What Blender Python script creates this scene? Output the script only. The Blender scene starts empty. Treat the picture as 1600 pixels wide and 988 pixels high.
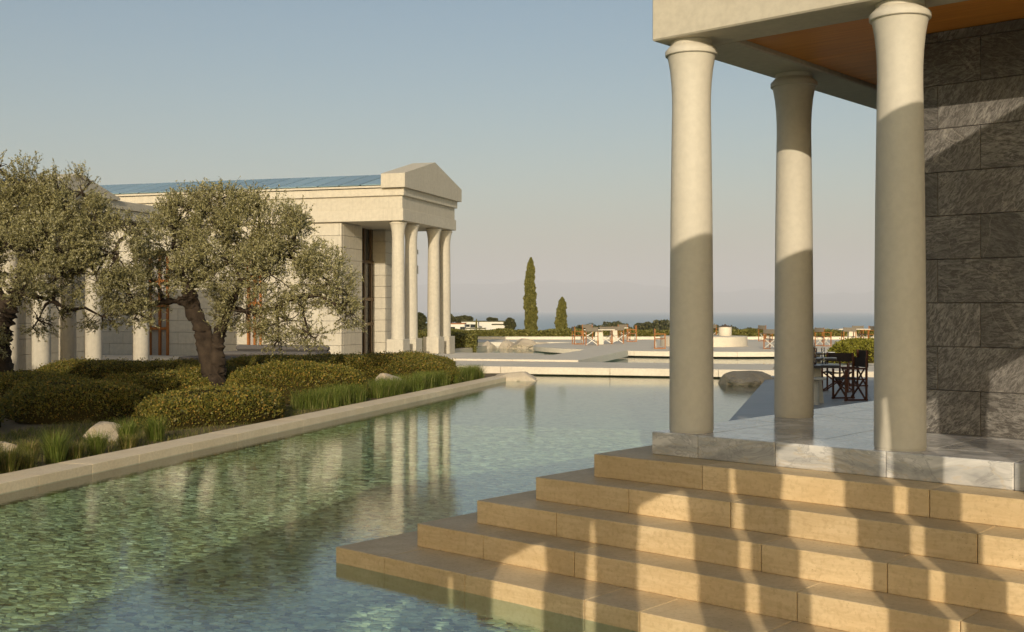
import bpy, bmesh, math, random
import numpy as np
from mathutils import Vector, Matrix, noise as mnoise

# ------------------------------------------------------------------ camera, sky, sun, exposure
sc = bpy.context.scene
COL = sc.collection
F = 1783.0            # focal length in photo pixels (photo 1600 wide)
HZ = 484.0            # eye level in the photo
CZ = 1.94             # eye height above the pool water (water is z = 0)
cam_d = bpy.data.cameras.new('camera'); cam = bpy.data.objects.new('camera', cam_d); COL.objects.link(cam)
cam.location = (0, 0, CZ); cam.rotation_euler = (math.pi/2, 0, 0)
cam_d.sensor_width = 36; cam_d.lens = 36*F/1600; cam_d.shift_y = -(494-HZ)/1600
cam_d.clip_start = .05; cam_d.clip_end = 200000
sc.camera = cam
SUN_EL = math.radians(17.7); SUN_TH = math.radians(5.0)   # sun behind the camera, 5 degrees to its left
S = Vector((-math.sin(SUN_TH)*math.cos(SUN_EL), -math.cos(SUN_TH)*math.cos(SUN_EL), math.sin(SUN_EL)))
world = bpy.data.worlds.new('World'); sc.world = world; world.use_nodes = True
wn = world.node_tree; wn.nodes.clear()
wo = wn.nodes.new('ShaderNodeOutputWorld'); wb = wn.nodes.new('ShaderNodeBackground')
sky = wn.nodes.new('ShaderNodeTexSky'); sky.sky_type = 'NISHITA'; sky.sun_disc = False
sky.sun_elevation = SUN_EL; sky.sun_rotation = math.atan2(S.x, S.y)
sky.altitude = 100; sky.air_density = 1.0; sky.dust_density = 3.2; sky.ozone_density = 1.0
hsv = wn.nodes.new('ShaderNodeHueSaturation'); hsv.inputs['Saturation'].default_value = 1.22
tint = wn.nodes.new('ShaderNodeMix'); tint.data_type = 'RGBA'; tint.blend_type = 'MULTIPLY'
tint.inputs[0].default_value = 1; tint.inputs[7].default_value = (.935, .97, .90, 1)
wn.links.new(sky.outputs[0], hsv.inputs['Color']); wn.links.new(hsv.outputs[0], tint.inputs[6])
wn.links.new(tint.outputs[2], wb.inputs['Color']); wn.links.new(wb.outputs[0], wo.inputs['Surface'])
wb.inputs['Strength'].default_value = .108
sun_d = bpy.data.lights.new('sun', 'SUN'); sun_d.energy = 3.1; sun_d.angle = math.radians(.24); sun_d.color = (1, .87, .67)
sun = bpy.data.objects.new('sun', sun_d); COL.objects.link(sun)
sun.rotation_euler = S.to_track_quat('Z', 'Y').to_euler(); sun.location = (0, -20, 30)
sc.view_settings.view_transform = 'Standard'; sc.view_settings.look = 'None'
sc.view_settings.exposure = 0.1; sc.view_settings.gamma = 1; sc.view_settings.use_curve_mapping = False
sc.render.engine = 'CYCLES'
cy = sc.cycles
cy.use_denoising = True; cy.max_bounces = 8; cy.transparent_max_bounces = 16; cy.diffuse_bounces = 4; cy.glossy_bounces = 4
cy.caustics_reflective = True; cy.blur_glossy = 1.5; cy.caustics_refractive = False; cy.sample_clamp_indirect = 6
try: cy.volume_bounces = 2
except Exception: pass

rng = np.random.default_rng(7); random.seed(7)
# the two building grids of the place: A = pool, far buildings and walkway; B = the near portico and its steps
AZA = math.radians(15.5); AZB = math.radians(41.7)
def axes(az): return (Vector((math.cos(az), -math.sin(az), 0)), Vector((math.sin(az), math.cos(az), 0)))
A1, A2 = axes(AZA); B1, B2 = axes(AZB)
OB = Vector((1.083, 8.845, 0))            # front-left corner of the marble podium
def at(px, py, z):                        # point of height z seen at a photo pixel
    y = F*(CZ-z)/(py-HZ); return Vector(((px-800)/F*y, y, z))
def atY(px, y): return (px-800)/F*y

# ------------------------------------------------------------------ object helpers
def link(o): COL.objects.link(o); return o
def tag(o, label=None, cat=None, group=None, kind=None):
    if label: o['label'] = label
    if cat: o['category'] = cat
    if group: o['group'] = group
    if kind: o['kind'] = kind
    return o
def empty(name, loc=(0,0,0), rz=0, parent=None):
    o = link(bpy.data.objects.new(name, None)); o.location = loc; o.rotation_euler = (0,0,rz); o.empty_display_size = .2
    if parent: o.parent = parent
    return o
class MB:
    def __init__(s): s.v = []; s.f = []; s.sm = []
    def add(s, vs, fs, smooth=False):
        n = len(s.v); s.v += [tuple(v) for v in vs]; s.f += [tuple(i+n for i in f) for f in fs]; s.sm += [smooth]*len(fs); return s
    def box(s, x0, x1, y0, y1, z0, z1, b=0.0):
        if b <= 0:
            return s.add([(x0,y0,z0),(x1,y0,z0),(x1,y1,z0),(x0,y1,z0),(x0,y0,z1),(x1,y0,z1),(x1,y1,z1),(x0,y1,z1)],
                  [(3,2,1,0),(4,5,6,7),(0,1,5,4),(1,2,6,5),(2,3,7,6),(3,0,4,7)])
        X = (x0, x1); Y = (y0, y1); Z = (z0, z1); vs = []; idx = {}
        for i in (0,1):
            for j in (0,1):
                for k in (0,1):
                    sx, sy, sz = 1-2*i, 1-2*j, 1-2*k
                    for a in range(3):
                        p = [X[i], Y[j], Z[k]]
                        for q, sg in enumerate((sx, sy, sz)):
                            if q != a: p[q] += sg*b
                        idx[(i,j,k,a)] = len(vs); vs.append(tuple(p))
        fs = []
        for i in (0,1):
            q = [idx[(i,0,0,0)], idx[(i,1,0,0)], idx[(i,1,1,0)], idx[(i,0,1,0)]]; fs.append(q if i else q[::-1])
            q = [idx[(0,i,0,1)], idx[(0,i,1,1)], idx[(1,i,1,1)], idx[(1,i,0,1)]]; fs.append(q if i else q[::-1])
            q = [idx[(0,0,i,2)], idx[(1,0,i,2)], idx[(1,1,i,2)], idx[(0,1,i,2)]]; fs.append(q if i else q[::-1])
        for i in (0,1):
            for j in (0,1):
                q = [idx[(i,j,0,0)], idx[(i,j,1,0)], idx[(i,j,1,1)], idx[(i,j,0,1)]]; fs.append(q if (i==j) == False else q[::-1])
                q = [idx[(i,0,j,0)], idx[(i,1,j,0)], idx[(i,1,j,2)], idx[(i,0,j,2)]]; fs.append(q[::-1] if i!=j else q)
                q = [idx[(0,i,j,1)], idx[(1,i,j,1)], idx[(1,i,j,2)], idx[(0,i,j,2)]]; fs.append(q if i!=j else q[::-1])
        for i in (0,1):
            for j in (0,1):
                for k in (0,1):
                    t = [idx[(i,j,k,0)], idx[(i,j,k,1)], idx[(i,j,k,2)]]; fs.append(t if (i+j+k)%2 else t[::-1])
        return s.add(vs, fs)
    def lathe(s, prof, n=40, cx=0, cy=0, cap=True, smooth=True):
        vs = []; m = len(prof)
        for r, z in prof:
            for k in range(n):
                a = 2*math.pi*k/n; vs.append((cx+r*math.cos(a), cy+r*math.sin(a), z))
        fs = [(i*n+k, i*n+(k+1)%n, (i+1)*n+(k+1)%n, (i+1)*n+k) for i in range(m-1) for k in range(n)]
        s.add(vs, fs, smooth)
        if cap:
            b = len(s.v)-m*n
            s.f.append(tuple(b+k for k in range(n))[::-1]); s.f.append(tuple(b+(m-1)*n+k for k in range(n))); s.sm += [False, False]
        return s
    def tube(s, pts, rad, n=8, cap=True):
        pts = [Vector(p) for p in pts]; rings = []
        if not hasattr(rad, '__len__'): rad = [rad]*len(pts)
        up = Vector((.31, .17, .93)).normalized()
        for i, p in enumerate(pts):
            d = (pts[min(i+1, len(pts)-1)]-pts[max(i-1, 0)]).normalized()
            x = d.cross(up)
            if x.length < .1: x = d.cross(Vector((1,0,0)))
            x.normalize(); y = d.cross(x)
            rings.append([p+(x*math.cos(2*math.pi*k/n)+y*math.sin(2*math.pi*k/n))*rad[i] for k in range(n)])
        vs = [q for r in rings for q in r]
        fs = [(i*n+k, i*n+(k+1)%n, (i+1)*n+(k+1)%n, (i+1)*n+k) for i in range(len(pts)-1) for k in range(n)]
        if cap: fs += [tuple(range(n))[::-1], tuple((len(pts)-1)*n+k for k in range(n))]
        return s.add(vs, fs, True)
    def bar(s, p, q, w, h=None):                     # square bar between two points
        h = h or w; p = Vector(p); q = Vector(q); d = (q-p).normalized()
        up = Vector((0,0,1)) if abs(d.z) < .9 else Vector((0,1,0))
        x = d.cross(up).normalized()*w/2; y = x.cross(d).normalized()*h/2
        vs = [p-x-y, p+x-y, p+x+y, p-x+y, q-x-y, q+x-y, q+x+y, q-x+y]
        return s.add(vs, [(3,2,1,0),(4,5,6,7),(0,1,5,4),(1,2,6,5),(2,3,7,6),(3,0,4,7)])
    def prism(s, poly, z0, z1):
        n = len(poly); vs = [(x,y,z0) for x,y in poly]+[(x,y,z1) for x,y in poly]
        return s.add(vs, [tuple(range(n))[::-1], tuple(range(n,2*n))]+[(i,(i+1)%n,n+(i+1)%n,n+i) for i in range(n)])
    def mesh(s, name, mat):
        me = bpy.data.meshes.new(name); me.from_pydata(s.v, [], s.f); me.materials.append(mat)
        me.polygons.foreach_set('use_smooth', s.sm); me.update()
        if any(s.sm): me.set_sharp_from_angle(angle=math.radians(38))
        return me
    def build(s, name, mat, parent=None, fix=True):
        me = s.mesh(name, mat)
        if fix:
            bm = bmesh.new(); bm.from_mesh(me); bmesh.ops.recalc_face_normals(bm, faces=bm.faces); bm.to_mesh(me); bm.free()
        o = link(bpy.data.objects.new(name, me))
        if parent: o.parent = parent
        return o
def np_mesh(name, V, Q, mat, parent=None, smooth=False):
    V = np.asarray(V, np.float32); Q = np.asarray(Q, np.int32); k = Q.shape[1]
    me = bpy.data.meshes.new(name); me.vertices.add(len(V)); me.vertices.foreach_set('co', V.ravel())
    me.loops.add(Q.size); me.loops.foreach_set('vertex_index', Q.ravel())
    me.polygons.add(len(Q)); me.polygons.foreach_set('loop_start', np.arange(len(Q), dtype=np.int32)*k)
    me.polygons.foreach_set('loop_total', np.full(len(Q), k, np.int32))
    me.polygons.foreach_set('use_smooth', np.full(len(Q), smooth, bool))
    me.materials.append(mat); me.update(calc_edges=True); me.validate()
    o = link(bpy.data.objects.new(name, me))
    if parent: o.parent = parent
    return o
def copy_tree(o, parent=None):
    c = o.copy(); COL.objects.link(c); c.parent = parent
    for ch in [x for x in o.children]: copy_tree(ch, c)
    return c
def leaves(name, C, D, L, W, mat, parent=None):       # one four-cornered leaf per centre
    C = np.asarray(C); D = np.asarray(D); n = len(C)
    D = D/np.maximum(np.linalg.norm(D, axis=1, keepdims=True), 1e-6)
    R = rng.normal(size=(n,3)); X = np.cross(D, R); X /= np.maximum(np.linalg.norm(X, axis=1, keepdims=True), 1e-6)
    L = np.broadcast_to(L, (n,))[:,None]; W = np.broadcast_to(W, (n,))[:,None]
    V = np.empty((n,4,3)); V[:,0] = C-D*L*.5; V[:,1] = C+X*W*.5; V[:,2] = C+D*L*.5; V[:,3] = C-X*W*.5
    return np_mesh(name, V.reshape(-1,3), np.arange(4*n).reshape(n,4), mat, parent)

# ------------------------------------------------------------------ materials
class NT:
    def __init__(s, name):
        s.m = bpy.data.materials.new(name); s.m.use_nodes = True; s.t = s.m.node_tree; s.t.nodes.clear()
        s.out = s.n('ShaderNodeOutputMaterial')
    def n(s, typ, **kw):
        o = s.t.nodes.new(typ)
        for k, v in kw.items(): setattr(o, k, v)
        return o
    def l(s, a, b): s.t.links.new(a, b)
    def pos(s, scale=(1,1,1), obj=False, rot=(0,0,0)):
        if obj: src = s.n('ShaderNodeTexCoord').outputs['Object']
        else: src = s.n('ShaderNodeNewGeometry').outputs['Position']
        mp = s.n('ShaderNodeMapping'); mp.inputs['Scale'].default_value = scale; mp.inputs['Rotation'].default_value = rot
        s.l(src, mp.inputs[0]); return mp.outputs[0]
    def noise(s, vec, scale, detail=4, rough=.55, dist=0):
        o = s.n('ShaderNodeTexNoise'); o.inputs['Scale'].default_value = scale; o.inputs['Detail'].default_value = detail
        o.inputs['Roughness'].default_value = rough; o.inputs['Distortion'].default_value = dist
        s.l(vec, o.inputs['Vector']); return o.outputs[0]
    def ramp(s, fac, stops, interp='LINEAR'):
        o = s.n('ShaderNodeValToRGB'); o.color_ramp.interpolation = interp; e = o.color_ramp.elements
        while len(e) < len(stops): e.new(.5)
        for i, (p, c) in enumerate(stops):
            e[i].position = p; e[i].color = (c if hasattr(c, '__len__') else (c,c,c)) + ((1,) if not hasattr(c, '__len__') or len(c) == 3 else ())
        s.l(fac, o.inputs[0]); return o.outputs[0]
    def mix(s, fac, a, b, blend='MIX'):
        o = s.n('ShaderNodeMix', data_type='RGBA', blend_type=blend)
        for sock, v in ((o.inputs[0], fac), (o.inputs[6], a), (o.inputs[7], b)):
            if hasattr(v, 'is_linked') or hasattr(v, 'links'): s.l(v, sock)
            elif hasattr(v, '__len__'): sock.default_value = tuple(v)+(1,) if len(v) == 3 else v
            else: sock.default_value = v
        return o.outputs[2]
    def bump(s, h, strength, dist=.01, prev=None):
        o = s.n('ShaderNodeBump'); o.inputs['Strength'].default_value = strength; o.inputs['Distance'].default_value = dist
        s.l(h, o.inputs['Height'])
        if prev: s.l(prev, o.inputs['Normal'])
        return o.outputs[0]
    def bsdf(s, col, rough=.6, normal=None, spec=.4, **kw):
        b = s.n('ShaderNodeBsdfPrincipled')
        for k, v in (('Base Color', col), ('Roughness', rough), ('Normal', normal), ('Specular IOR Level', spec)):
            if v is None: continue
            if hasattr(v, 'links') or hasattr(v, 'is_linked'): s.l(v, b.inputs[k])
            elif hasattr(v, '__len__'): b.inputs[k].default_value = tuple(v)+(1,) if len(v) == 3 else v
            else: b.inputs[k].default_value = v
        for k, v in kw.items(): b.inputs[k.replace('_', ' ')].default_value = v
        return b
    def done(s, b): s.l(b.outputs[0], s.out.inputs['Surface']); return s.m
def vary(t, col, amount=.12):                         # each piece a little lighter or darker than its neighbour
    r = t.n('ShaderNodeObjectInfo').outputs['Random']
    return t.mix(1.0, col, t.ramp(r, [(0, 1-amount), (1, 1.0)]), 'MULTIPLY')
def stone(name, c, c2, scale=2.0, rough=.65, bump=.25, var=.1, pores=True, streak=False, speck=.35):
    t = NT(name); p = t.pos()
    n1 = t.noise(p, scale, 6, .6); n2 = t.noise(p, scale*14, 4, .6); n3 = t.noise(p, scale*60, 2)
    col = t.mix(t.ramp(n1, [(.32, 0), (.7, 1)]), c, c2)
    col = t.mix(t.ramp(n2, [(.35, speck), (.62, 0)]), col, tuple(x*.72 for x in c2))
    if pores:
        vo = t.n('ShaderNodeTexVoronoi'); vo.inputs['Scale'].default_value = 26; t.l(p, vo.inputs['Vector'])
        col = t.mix(t.ramp(vo.outputs['Distance'], [(.05, .45), (.13, 0)]), col, tuple(x*.55 for x in c2))
    if streak:
        ps = t.pos((5,5,.25)); ns = t.noise(ps, 3, 4)
        col = t.mix(t.ramp(ns, [(.5, 0), (.75, .35)]), col, tuple(x*.66 for x in c2))
    if var: col = vary(t, col, var)
    nb = t.bump(n3, bump*.6, .004, t.bump(n2, bump, .008))
    return t.done(t.bsdf(col, rough, nb, .3))
def plain(name, c, rough=.5, spec=.4, metal=0, var=0):
    t = NT(name); p = t.pos(); n = t.noise(p, 18, 4)
    col = t.mix(t.ramp(n, [(.3, 0), (.7, 1)]), c, tuple(x*.82 for x in c))
    if var: col = vary(t, col, var)
    return t.done(t.bsdf(col, rough, None, spec, Metallic=metal))
def leafmat(name, stops, trans=.25, rough=.5):
    t = NT(name); g = t.n('ShaderNodeNewGeometry')
    col = t.ramp(g.outputs['Random Per Island'], stops)
    n = t.noise(t.pos(), 1.3, 3); col = t.mix(t.ramp(n, [(.35, .22), (.6, 0)]), col, tuple(x*.6 for x in stops[0][1]))
    b = t.bsdf(col, rough, None, .35); tr = t.n('ShaderNodeBsdfTranslucent'); t.l(col, tr.inputs['Color'])
    mx = t.n('ShaderNodeMixShader'); mx.inputs[0].default_value = trans; t.l(b.outputs[0], mx.inputs[1]); t.l(tr.outputs[0], mx.inputs[2])
    return t.done(mx)
def woodmat(name, c, c2, scale=(1,14,14), rough=.45):
    t = NT(name); p = t.pos(scale, obj=True); n = t.noise(p, 2.5, 6, .6, .6)
    col = vary(t, t.mix(t.ramp(n, [(.3, 0), (.7, 1)]), c, c2), .15)
    return t.done(t.bsdf(col, rough, t.bump(n, .15, .004), .2))
def marblemat(name, base, grey, vein, rough):
    t = NT(name); p = t.pos((1.0,1.0,2.2), rot=(.2,.5,.35)); po = t.n('ShaderNodeObjectInfo').outputs['Random']
    sh = t.n('ShaderNodeVectorMath', operation='ADD'); sc_ = t.n('ShaderNodeMath', operation='MULTIPLY'); sc_.inputs[1].default_value = 37.0
    t.l(po, sc_.inputs[0]); t.l(p, sh.inputs[0]); t.l(sc_.outputs[0], sh.inputs[1]); q = sh.outputs[0]   # every slab cut from another place
    n = t.noise(q, 1.5, 6, .55, 1.0); n2 = t.noise(q, 2.6, 7, .6, 1.3)
    col = t.mix(t.ramp(n, [(.38, 1), (.48, .55), (.6, 0)]), base, grey)
    col = t.mix(t.ramp(n2, [(.45, 0), (.495, .6), (.505, .1), (.55, .3), (.62, 0)]), col, tuple(x*.7 for x in grey))
    col = t.mix(t.ramp(n, [(.478, 0), (.492, .5), (.506, 0)]), col, vein)
    return t, vary(t, col, .12), p
M = {}
M['lime'] = stone('cream_limestone', (.59,.535,.43), (.555,.495,.39), 1.2, .75, .12, .06, pores=False)
M['lime_col'] = stone('smooth_cream_column_stone', (.60,.55,.455), (.58,.53,.435), 1.3, .62, .10, 0, pores=False, speck=.22)
M['lime_far'] = stone('weathered_limestone', (.61,.56,.46), (.575,.52,.42), .6, .75, .1, .07, pores=False, streak=True)
M['step'] = stone('travertine', (.76,.585,.35), (.66,.485,.265), 2.6, .6, .35, .18, pores=True)
t = NT('travertine'); p = t.pos(); bed = t.noise(t.pos((1.2,1.2,9)), 2.2, 6, .6, .5); n1 = t.noise(p, 1.7, 5, .6); n2 = t.noise(p, 34, 4, .6); n3 = t.noise(p, 120, 2)
col = t.mix(t.ramp(n1, [(.32, 0), (.7, 1)]), (.78,.605,.37), (.66,.485,.265))
col = t.mix(t.ramp(bed, [(.42, .0), (.56, .45), (.62, .1)]), col, (.56,.40,.21))
col = t.mix(t.ramp(n2, [(.34, .45), (.5, 0)]), col, (.50,.35,.18))
vo = t.n('ShaderNodeTexVoronoi'); vo.inputs['Scale'].default_value = 30; t.l(t.pos((1,1,2.2)), vo.inputs['Vector'])
pit = t.ramp(vo.outputs['Distance'], [(.06, 1), (.17, 0)]); pm_ = t.mix(1.0, pit, t.ramp(t.noise(p, 5, 3), [(.5, 0), (.62, 1)]), 'MULTIPLY')
col = t.mix(pm_, col, (.36,.245,.12))
M['step'] = t.done(t.bsdf(vary(t, col, .2), .58, t.bump(n3, .15, .003, t.bump(n2, .3, .006)), .3))
M['coping'] = stone('coping_stone', (.85,.71,.51), (.76,.61,.41), 2.2, .7, .25, .10)
M['joint'] = plain('joint_mortar', (.16,.125,.085), .9, .1)
M['poolwall'] = stone('submerged_wall_stone', (.20,.175,.095), (.14,.12,.065), 2.2, .8, .3, .1)
M['deck'] = stone('pale_deck_stone', (.74,.665,.54), (.67,.595,.48), 1.1, .65, .15, .06)
M['terr'] = stone('grey_terrace_stone', (.36,.345,.32), (.31,.295,.27), 1.6, .42, .12, .10, pores=False)
t, c, p = marblemat('white_grey_marble', (.74,.71,.67), (.36,.355,.35), (.52,.43,.30), .2)
M['marble'] = t.done(t.bsdf(c, .16, None, .5))
t = NT('dark_veined_marble'); po = t.n('ShaderNodeObjectInfo').outputs['Random']
mp = t.pos((1,1,1), rot=(.0,-.62,.73)); sh = t.n('ShaderNodeVectorMath', operation='ADD'); sc_ = t.n('ShaderNodeMath', operation='MULTIPLY'); sc_.inputs[1].default_value = 23.0
t.l(po, sc_.inputs[0]); t.l(mp, sh.inputs[0]); t.l(sc_.outputs[0], sh.inputs[1])
vr = t.n('ShaderNodeVectorRotate', rotation_type='AXIS_ANGLE'); vr.inputs['Axis'].default_value = B2; ma = t.n('ShaderNodeMath', operation='MULTIPLY_ADD')
ma.inputs[1].default_value = 1.5; ma.inputs[2].default_value = -.4; t.l(po, ma.inputs[0]); t.l(ma.outputs[0], vr.inputs['Angle']); t.l(t.n('ShaderNodeNewGeometry').outputs['Position'], vr.inputs['Vector'])
mr = t.n('ShaderNodeMapping'); mr.inputs['Rotation'].default_value = (0,0,AZB); t.l(vr.outputs[0], mr.inputs[0])
sv = t.n('ShaderNodeVectorMath', operation='ADD'); t.l(mr.outputs[0], sv.inputs[0]); t.l(sc_.outputs[0], sv.inputs[1])
st = t.n('ShaderNodeMapping'); st.inputs['Scale'].default_value = (3.2,8,10); t.l(sv.outputs[0], st.inputs[0])
n1 = t.noise(st.outputs[0], 3.6, 10, .74, 1.1); n2 = t.noise(sh.outputs[0], 2.4, 4); n4 = t.noise(sh.outputs[0], 1.1, 4, .5, 1.5); n5 = t.noise(st.outputs[0], 9, 5, .7, .8)
col = t.mix(t.ramp(n1, [(.45, 0), (.55, .5), (.66, 1)]), (.090,.081,.074), (.36,.34,.315))
col = t.mix(t.ramp(n5, [(.52, 0), (.62, .6)]), col, (.38,.36,.33))
col = t.mix(t.ramp(n2, [(.35, .65), (.65, 0)]), col, (.095,.084,.075))
col = t.mix(t.ramp(n4, [(.492, 0), (.498, .35), (.504, 0)]), col, (.50,.46,.40))
M['dark'] = t.done(t.bsdf(vary(t, col, .25), .38, t.bump(n1, .2, .005), .45))
M['ceil'] = woodmat('warm_timber_ceiling', (.80,.33,.065), (.62,.23,.04), (.6,9,9), .45)
M['teak'] = woodmat('orange_teak', (.42,.165,.045), (.30,.11,.03), (12,12,1.5), .5)
M['darkwood'] = woodmat('dark_red_wood', (.12,.04,.018), (.07,.025,.012), (12,12,1.5), .5)
M['redwood'] = woodmat('red_timber', (.26,.06,.02), (.17,.04,.015), (1.5,12,12), .45)
M['canvas'] = plain('taupe_canvas', (.20,.175,.14), .9, .1)
M['canvas_dark'] = plain('dark_canvas', (.045,.035,.03), .9, .1)
M['cushion'] = plain('grey_cushion', (.13,.12,.115), .95, .1)
M['white'] = plain('white_paint', (.74,.70,.62), .6, .3)
M['table'] = plain('dark_table_top', (.06,.05,.045), .35, .5)
M['iron'] = plain('dark_metal', (.05,.045,.04), .4, .5, .6)
M['bronze'] = plain('bronze_frame', (.16,.10,.05), .4, .5, .4)
M['linen'] = plain('linen_napkin', (.55,.56,.56), .9, .1)
M['bark'] = stone('olive_bark', (.085,.060,.040), (.030,.020,.013), 5, .9, 1.8, 0, pores=False)
M['soil'] = stone('garden_soil', (.20,.14,.075), (.13,.10,.05), 3, .95, .6, 0)
M['rock'] = stone('pale_rock', (.56,.48,.37), (.42,.35,.26), 2.5, .9, .9, .1)
M['scrub'] = stone('dry_scrub_ground', (.12,.11,.055), (.08,.085,.04), .05, .95, .2, 0, pores=False)
M['glassdark'] = plain('dark_window_glass', (.03,.035,.035), .08, .6)
M['paleglass'] = plain('pale_curtained_glass', (.42,.40,.37), .15, .5)
t = NT('blue_solar_glass'); col = vary(t, t.mix(t.noise(t.pos(), .8, 3), (.21,.32,.36), (.27,.38,.42)), .25)
M['solar'] = t.done(t.bsdf(col, .25, None, .5))
M['olive'] = leafmat('olive_leaf', [(0, (.18,.165,.065)), (.45, (.33,.30,.125)), (.8, (.48,.44,.22)), (1, (.66,.61,.42))], .35)
M['hedge'] = leafmat('clipped_hedge_leaf', [(0, (.075,.085,.015)), (.45, (.17,.16,.028)), (.8, (.28,.235,.042)), (1, (.42,.24,.055))], .3)
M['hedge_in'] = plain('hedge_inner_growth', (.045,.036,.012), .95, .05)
M['cyp'] = leafmat('cypress_leaf', [(0, (.09,.095,.02)), (.6, (.20,.19,.045)), (1, (.33,.29,.08))], .25)
M['lime_bush'] = leafmat('yellow_green_leaf', [(0, (.16,.16,.02)), (.6, (.26,.25,.03)), (1, (.36,.32,.05))], .3)
M['grass'] = leafmat('feather_grass', [(0, (.10,.13,.022)), (.5, (.17,.18,.035)), (.8, (.30,.25,.08)), (1, (.45,.34,.15))], .35, .6)
M['grass_green'] = leafmat('green_feather_grass', [(0, (.09,.135,.018)), (.5, (.165,.215,.032)), (.85, (.27,.29,.07)), (1, (.42,.36,.14))], .35, .6)
M['pine'] = leafmat('pine_foliage', [(0, (.045,.05,.016)), (.6, (.075,.078,.026)), (1, (.12,.11,.04))], .15)
t = NT('clear_glass'); gl = t.n('ShaderNodeBsdfGlossy'); gl.inputs['Roughness'].default_value = .02; tp = t.n('ShaderNodeBsdfTransparent')
fr = t.n('ShaderNodeFresnel'); fr.inputs[0].default_value = 1.5; mx = t.n('ShaderNodeMixShader')
t.l(fr.outputs[0], mx.inputs[0]); t.l(tp.outputs[0], mx.inputs[1]); t.l(gl.outputs[0], mx.inputs[2]); M['glass'] = t.done(mx)
# pool water: Fresnel mirror over clear, faintly green water, rippled by two sizes of wavelet
t = NT('pool_water'); gl = t.n('ShaderNodeBsdfGlossy'); gl.inputs['Roughness'].default_value = .015
tp = t.n('ShaderNodeBsdfTransparent'); tp.inputs['Color'].default_value = (.73,.965,1.0,1)
lw = t.n('ShaderNodeLayerWeight'); lw.inputs[0].default_value = .5
pw = t.n('ShaderNodeMath', operation='POWER'); pw.inputs[1].default_value = 3.5; t.l(lw.outputs['Facing'], pw.inputs[0])
fr = t.n('ShaderNodeMath', operation='MULTIPLY_ADD'); fr.inputs[1].default_value = .98; fr.inputs[2].default_value = .02; t.l(pw.outputs[0], fr.inputs[0])
h1 = t.noise(t.pos((1.0,2.2,1)), 5.5, 3, .5, .4); h2 = t.noise(t.pos((1.1,2.6,1)), 15, 2, .5, .2)
patch = t.ramp(t.noise(t.pos(), .22, 2), [(.38, .35), (.62, 1.0)])
hm = t.n('ShaderNodeMath', operation='MULTIPLY'); t.l(h1, hm.inputs[0]); t.l(patch, hm.inputs[1])
nb = t.bump(h2, .03, .02, t.bump(hm.outputs[0], .03, .05))
for q in (gl.inputs['Normal'], lw.inputs['Normal']): t.l(nb, q)
mx = t.n('ShaderNodeMixShader'); t.l(fr.outputs[0], mx.inputs[0]); t.l(tp.outputs[0], mx.inputs[1]); t.l(gl.outputs[0], mx.inputs[2]); M['water'] = t.done(mx)
t = NT('sea_water'); nb = t.bump(t.noise(t.pos((.02,.05,1)), 1, 3), .2, 1.0)
M['sea'] = t.done(t.bsdf((.04,.20,.29), .35, nb, .5))
t = NT('pool_mosaic'); g = t.n('ShaderNodeNewGeometry')
col = t.ramp(g.outputs['Random Per Island'], [(0, (.08,.062,.03)), (.12, (.25,.21,.10)), (.6, (.51,.445,.235)), (.85, (.64,.555,.305)), (1, (.84,.74,.48))])
M['mosaic'] = t.done(t.bsdf(vary(t, col, 0), .7, None, .3))
t = NT('mosaic_bed'); vo = t.n('ShaderNodeTexVoronoi'); vo.inputs['Scale'].default_value = 13.5; t.l(t.pos(), vo.inputs['Vector'])
sx = t.n('ShaderNodeSeparateColor'); t.l(vo.outputs['Color'], sx.inputs[0])
col = t.ramp(sx.outputs[0], [(0, (.15,.12,.06)), (.3, (.40,.355,.19)), (.7, (.53,.465,.245)), (1, (.67,.59,.35))])
M['grout'] = t.done(t.bsdf(col, .8, None, .2))

# ------------------------------------------------------------------ far setting: sea, terrain, mountains
o = MB().add([(-90000,900,-80),(90000,900,-80),(90000,70000,-80),(-90000,70000,-80)], [(0,1,2,3)]).build('sea', M['sea'], fix=False); tag(o, kind='structure')
def terr_z(x, y):
    z = np.interp(y, [-500, 78, 120, 250, 450, 520, 1500], [-.9, -.9, -2.0, -4.6, -9.5, -12, -92])
    return max(z - max(0, abs(x)-900)*.08, -92)
xs = np.concatenate([np.linspace(-4000,-300,14), np.linspace(-260,260,40), np.linspace(300,4000,14)])
ys = np.concatenate([np.linspace(-500,60,12), np.linspace(78,560,50), np.linspace(640,1500,10)])
V = []; 
for y in ys:
    for x in xs:
        amp = float(np.interp(y, [80, 200], [0, 1.0]))
        V.append((x, y, terr_z(x, y)+amp*1.2*mnoise.noise((x*.02, y*.02, 3))))
nx = len(xs); Q = [(j*nx+i, j*nx+i+1, (j+1)*nx+i+1, (j+1)*nx+i) for j in range(len(ys)-1) for i in range(nx-1)]
tag(np_mesh('terrain', V, Q, M['scrub'], smooth=True), kind='structure')
V = []; n = 160
for i in range(n):
    x = -34000+74000*i/(n-1); h = 1050+520*mnoise.noise((x*.00011, 1.3, 0))+260*mnoise.noise((x*.0004, 5.1, 0))+90*mnoise.noise((x*.0013, 9, 0))
    for k, (dy, fz) in enumerate(((0,0),(1500,.30),(3200,.62),(5200,1.0),(9000,.9))):
        V.append((x, 46000+dy+900*mnoise.noise((x*.0004,k,2)), -90+h*fz*(1+.12*mnoise.noise((x*.0012,k*3.1,7)))))
Q = [(i*5+k, (i+1)*5+k, (i+1)*5+k+1, i*5+k+1) for i in range(n-1) for k in range(4)]
tag(np_mesh('mountains', V, Q, M['scrub'], smooth=True), kind='structure')

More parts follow.
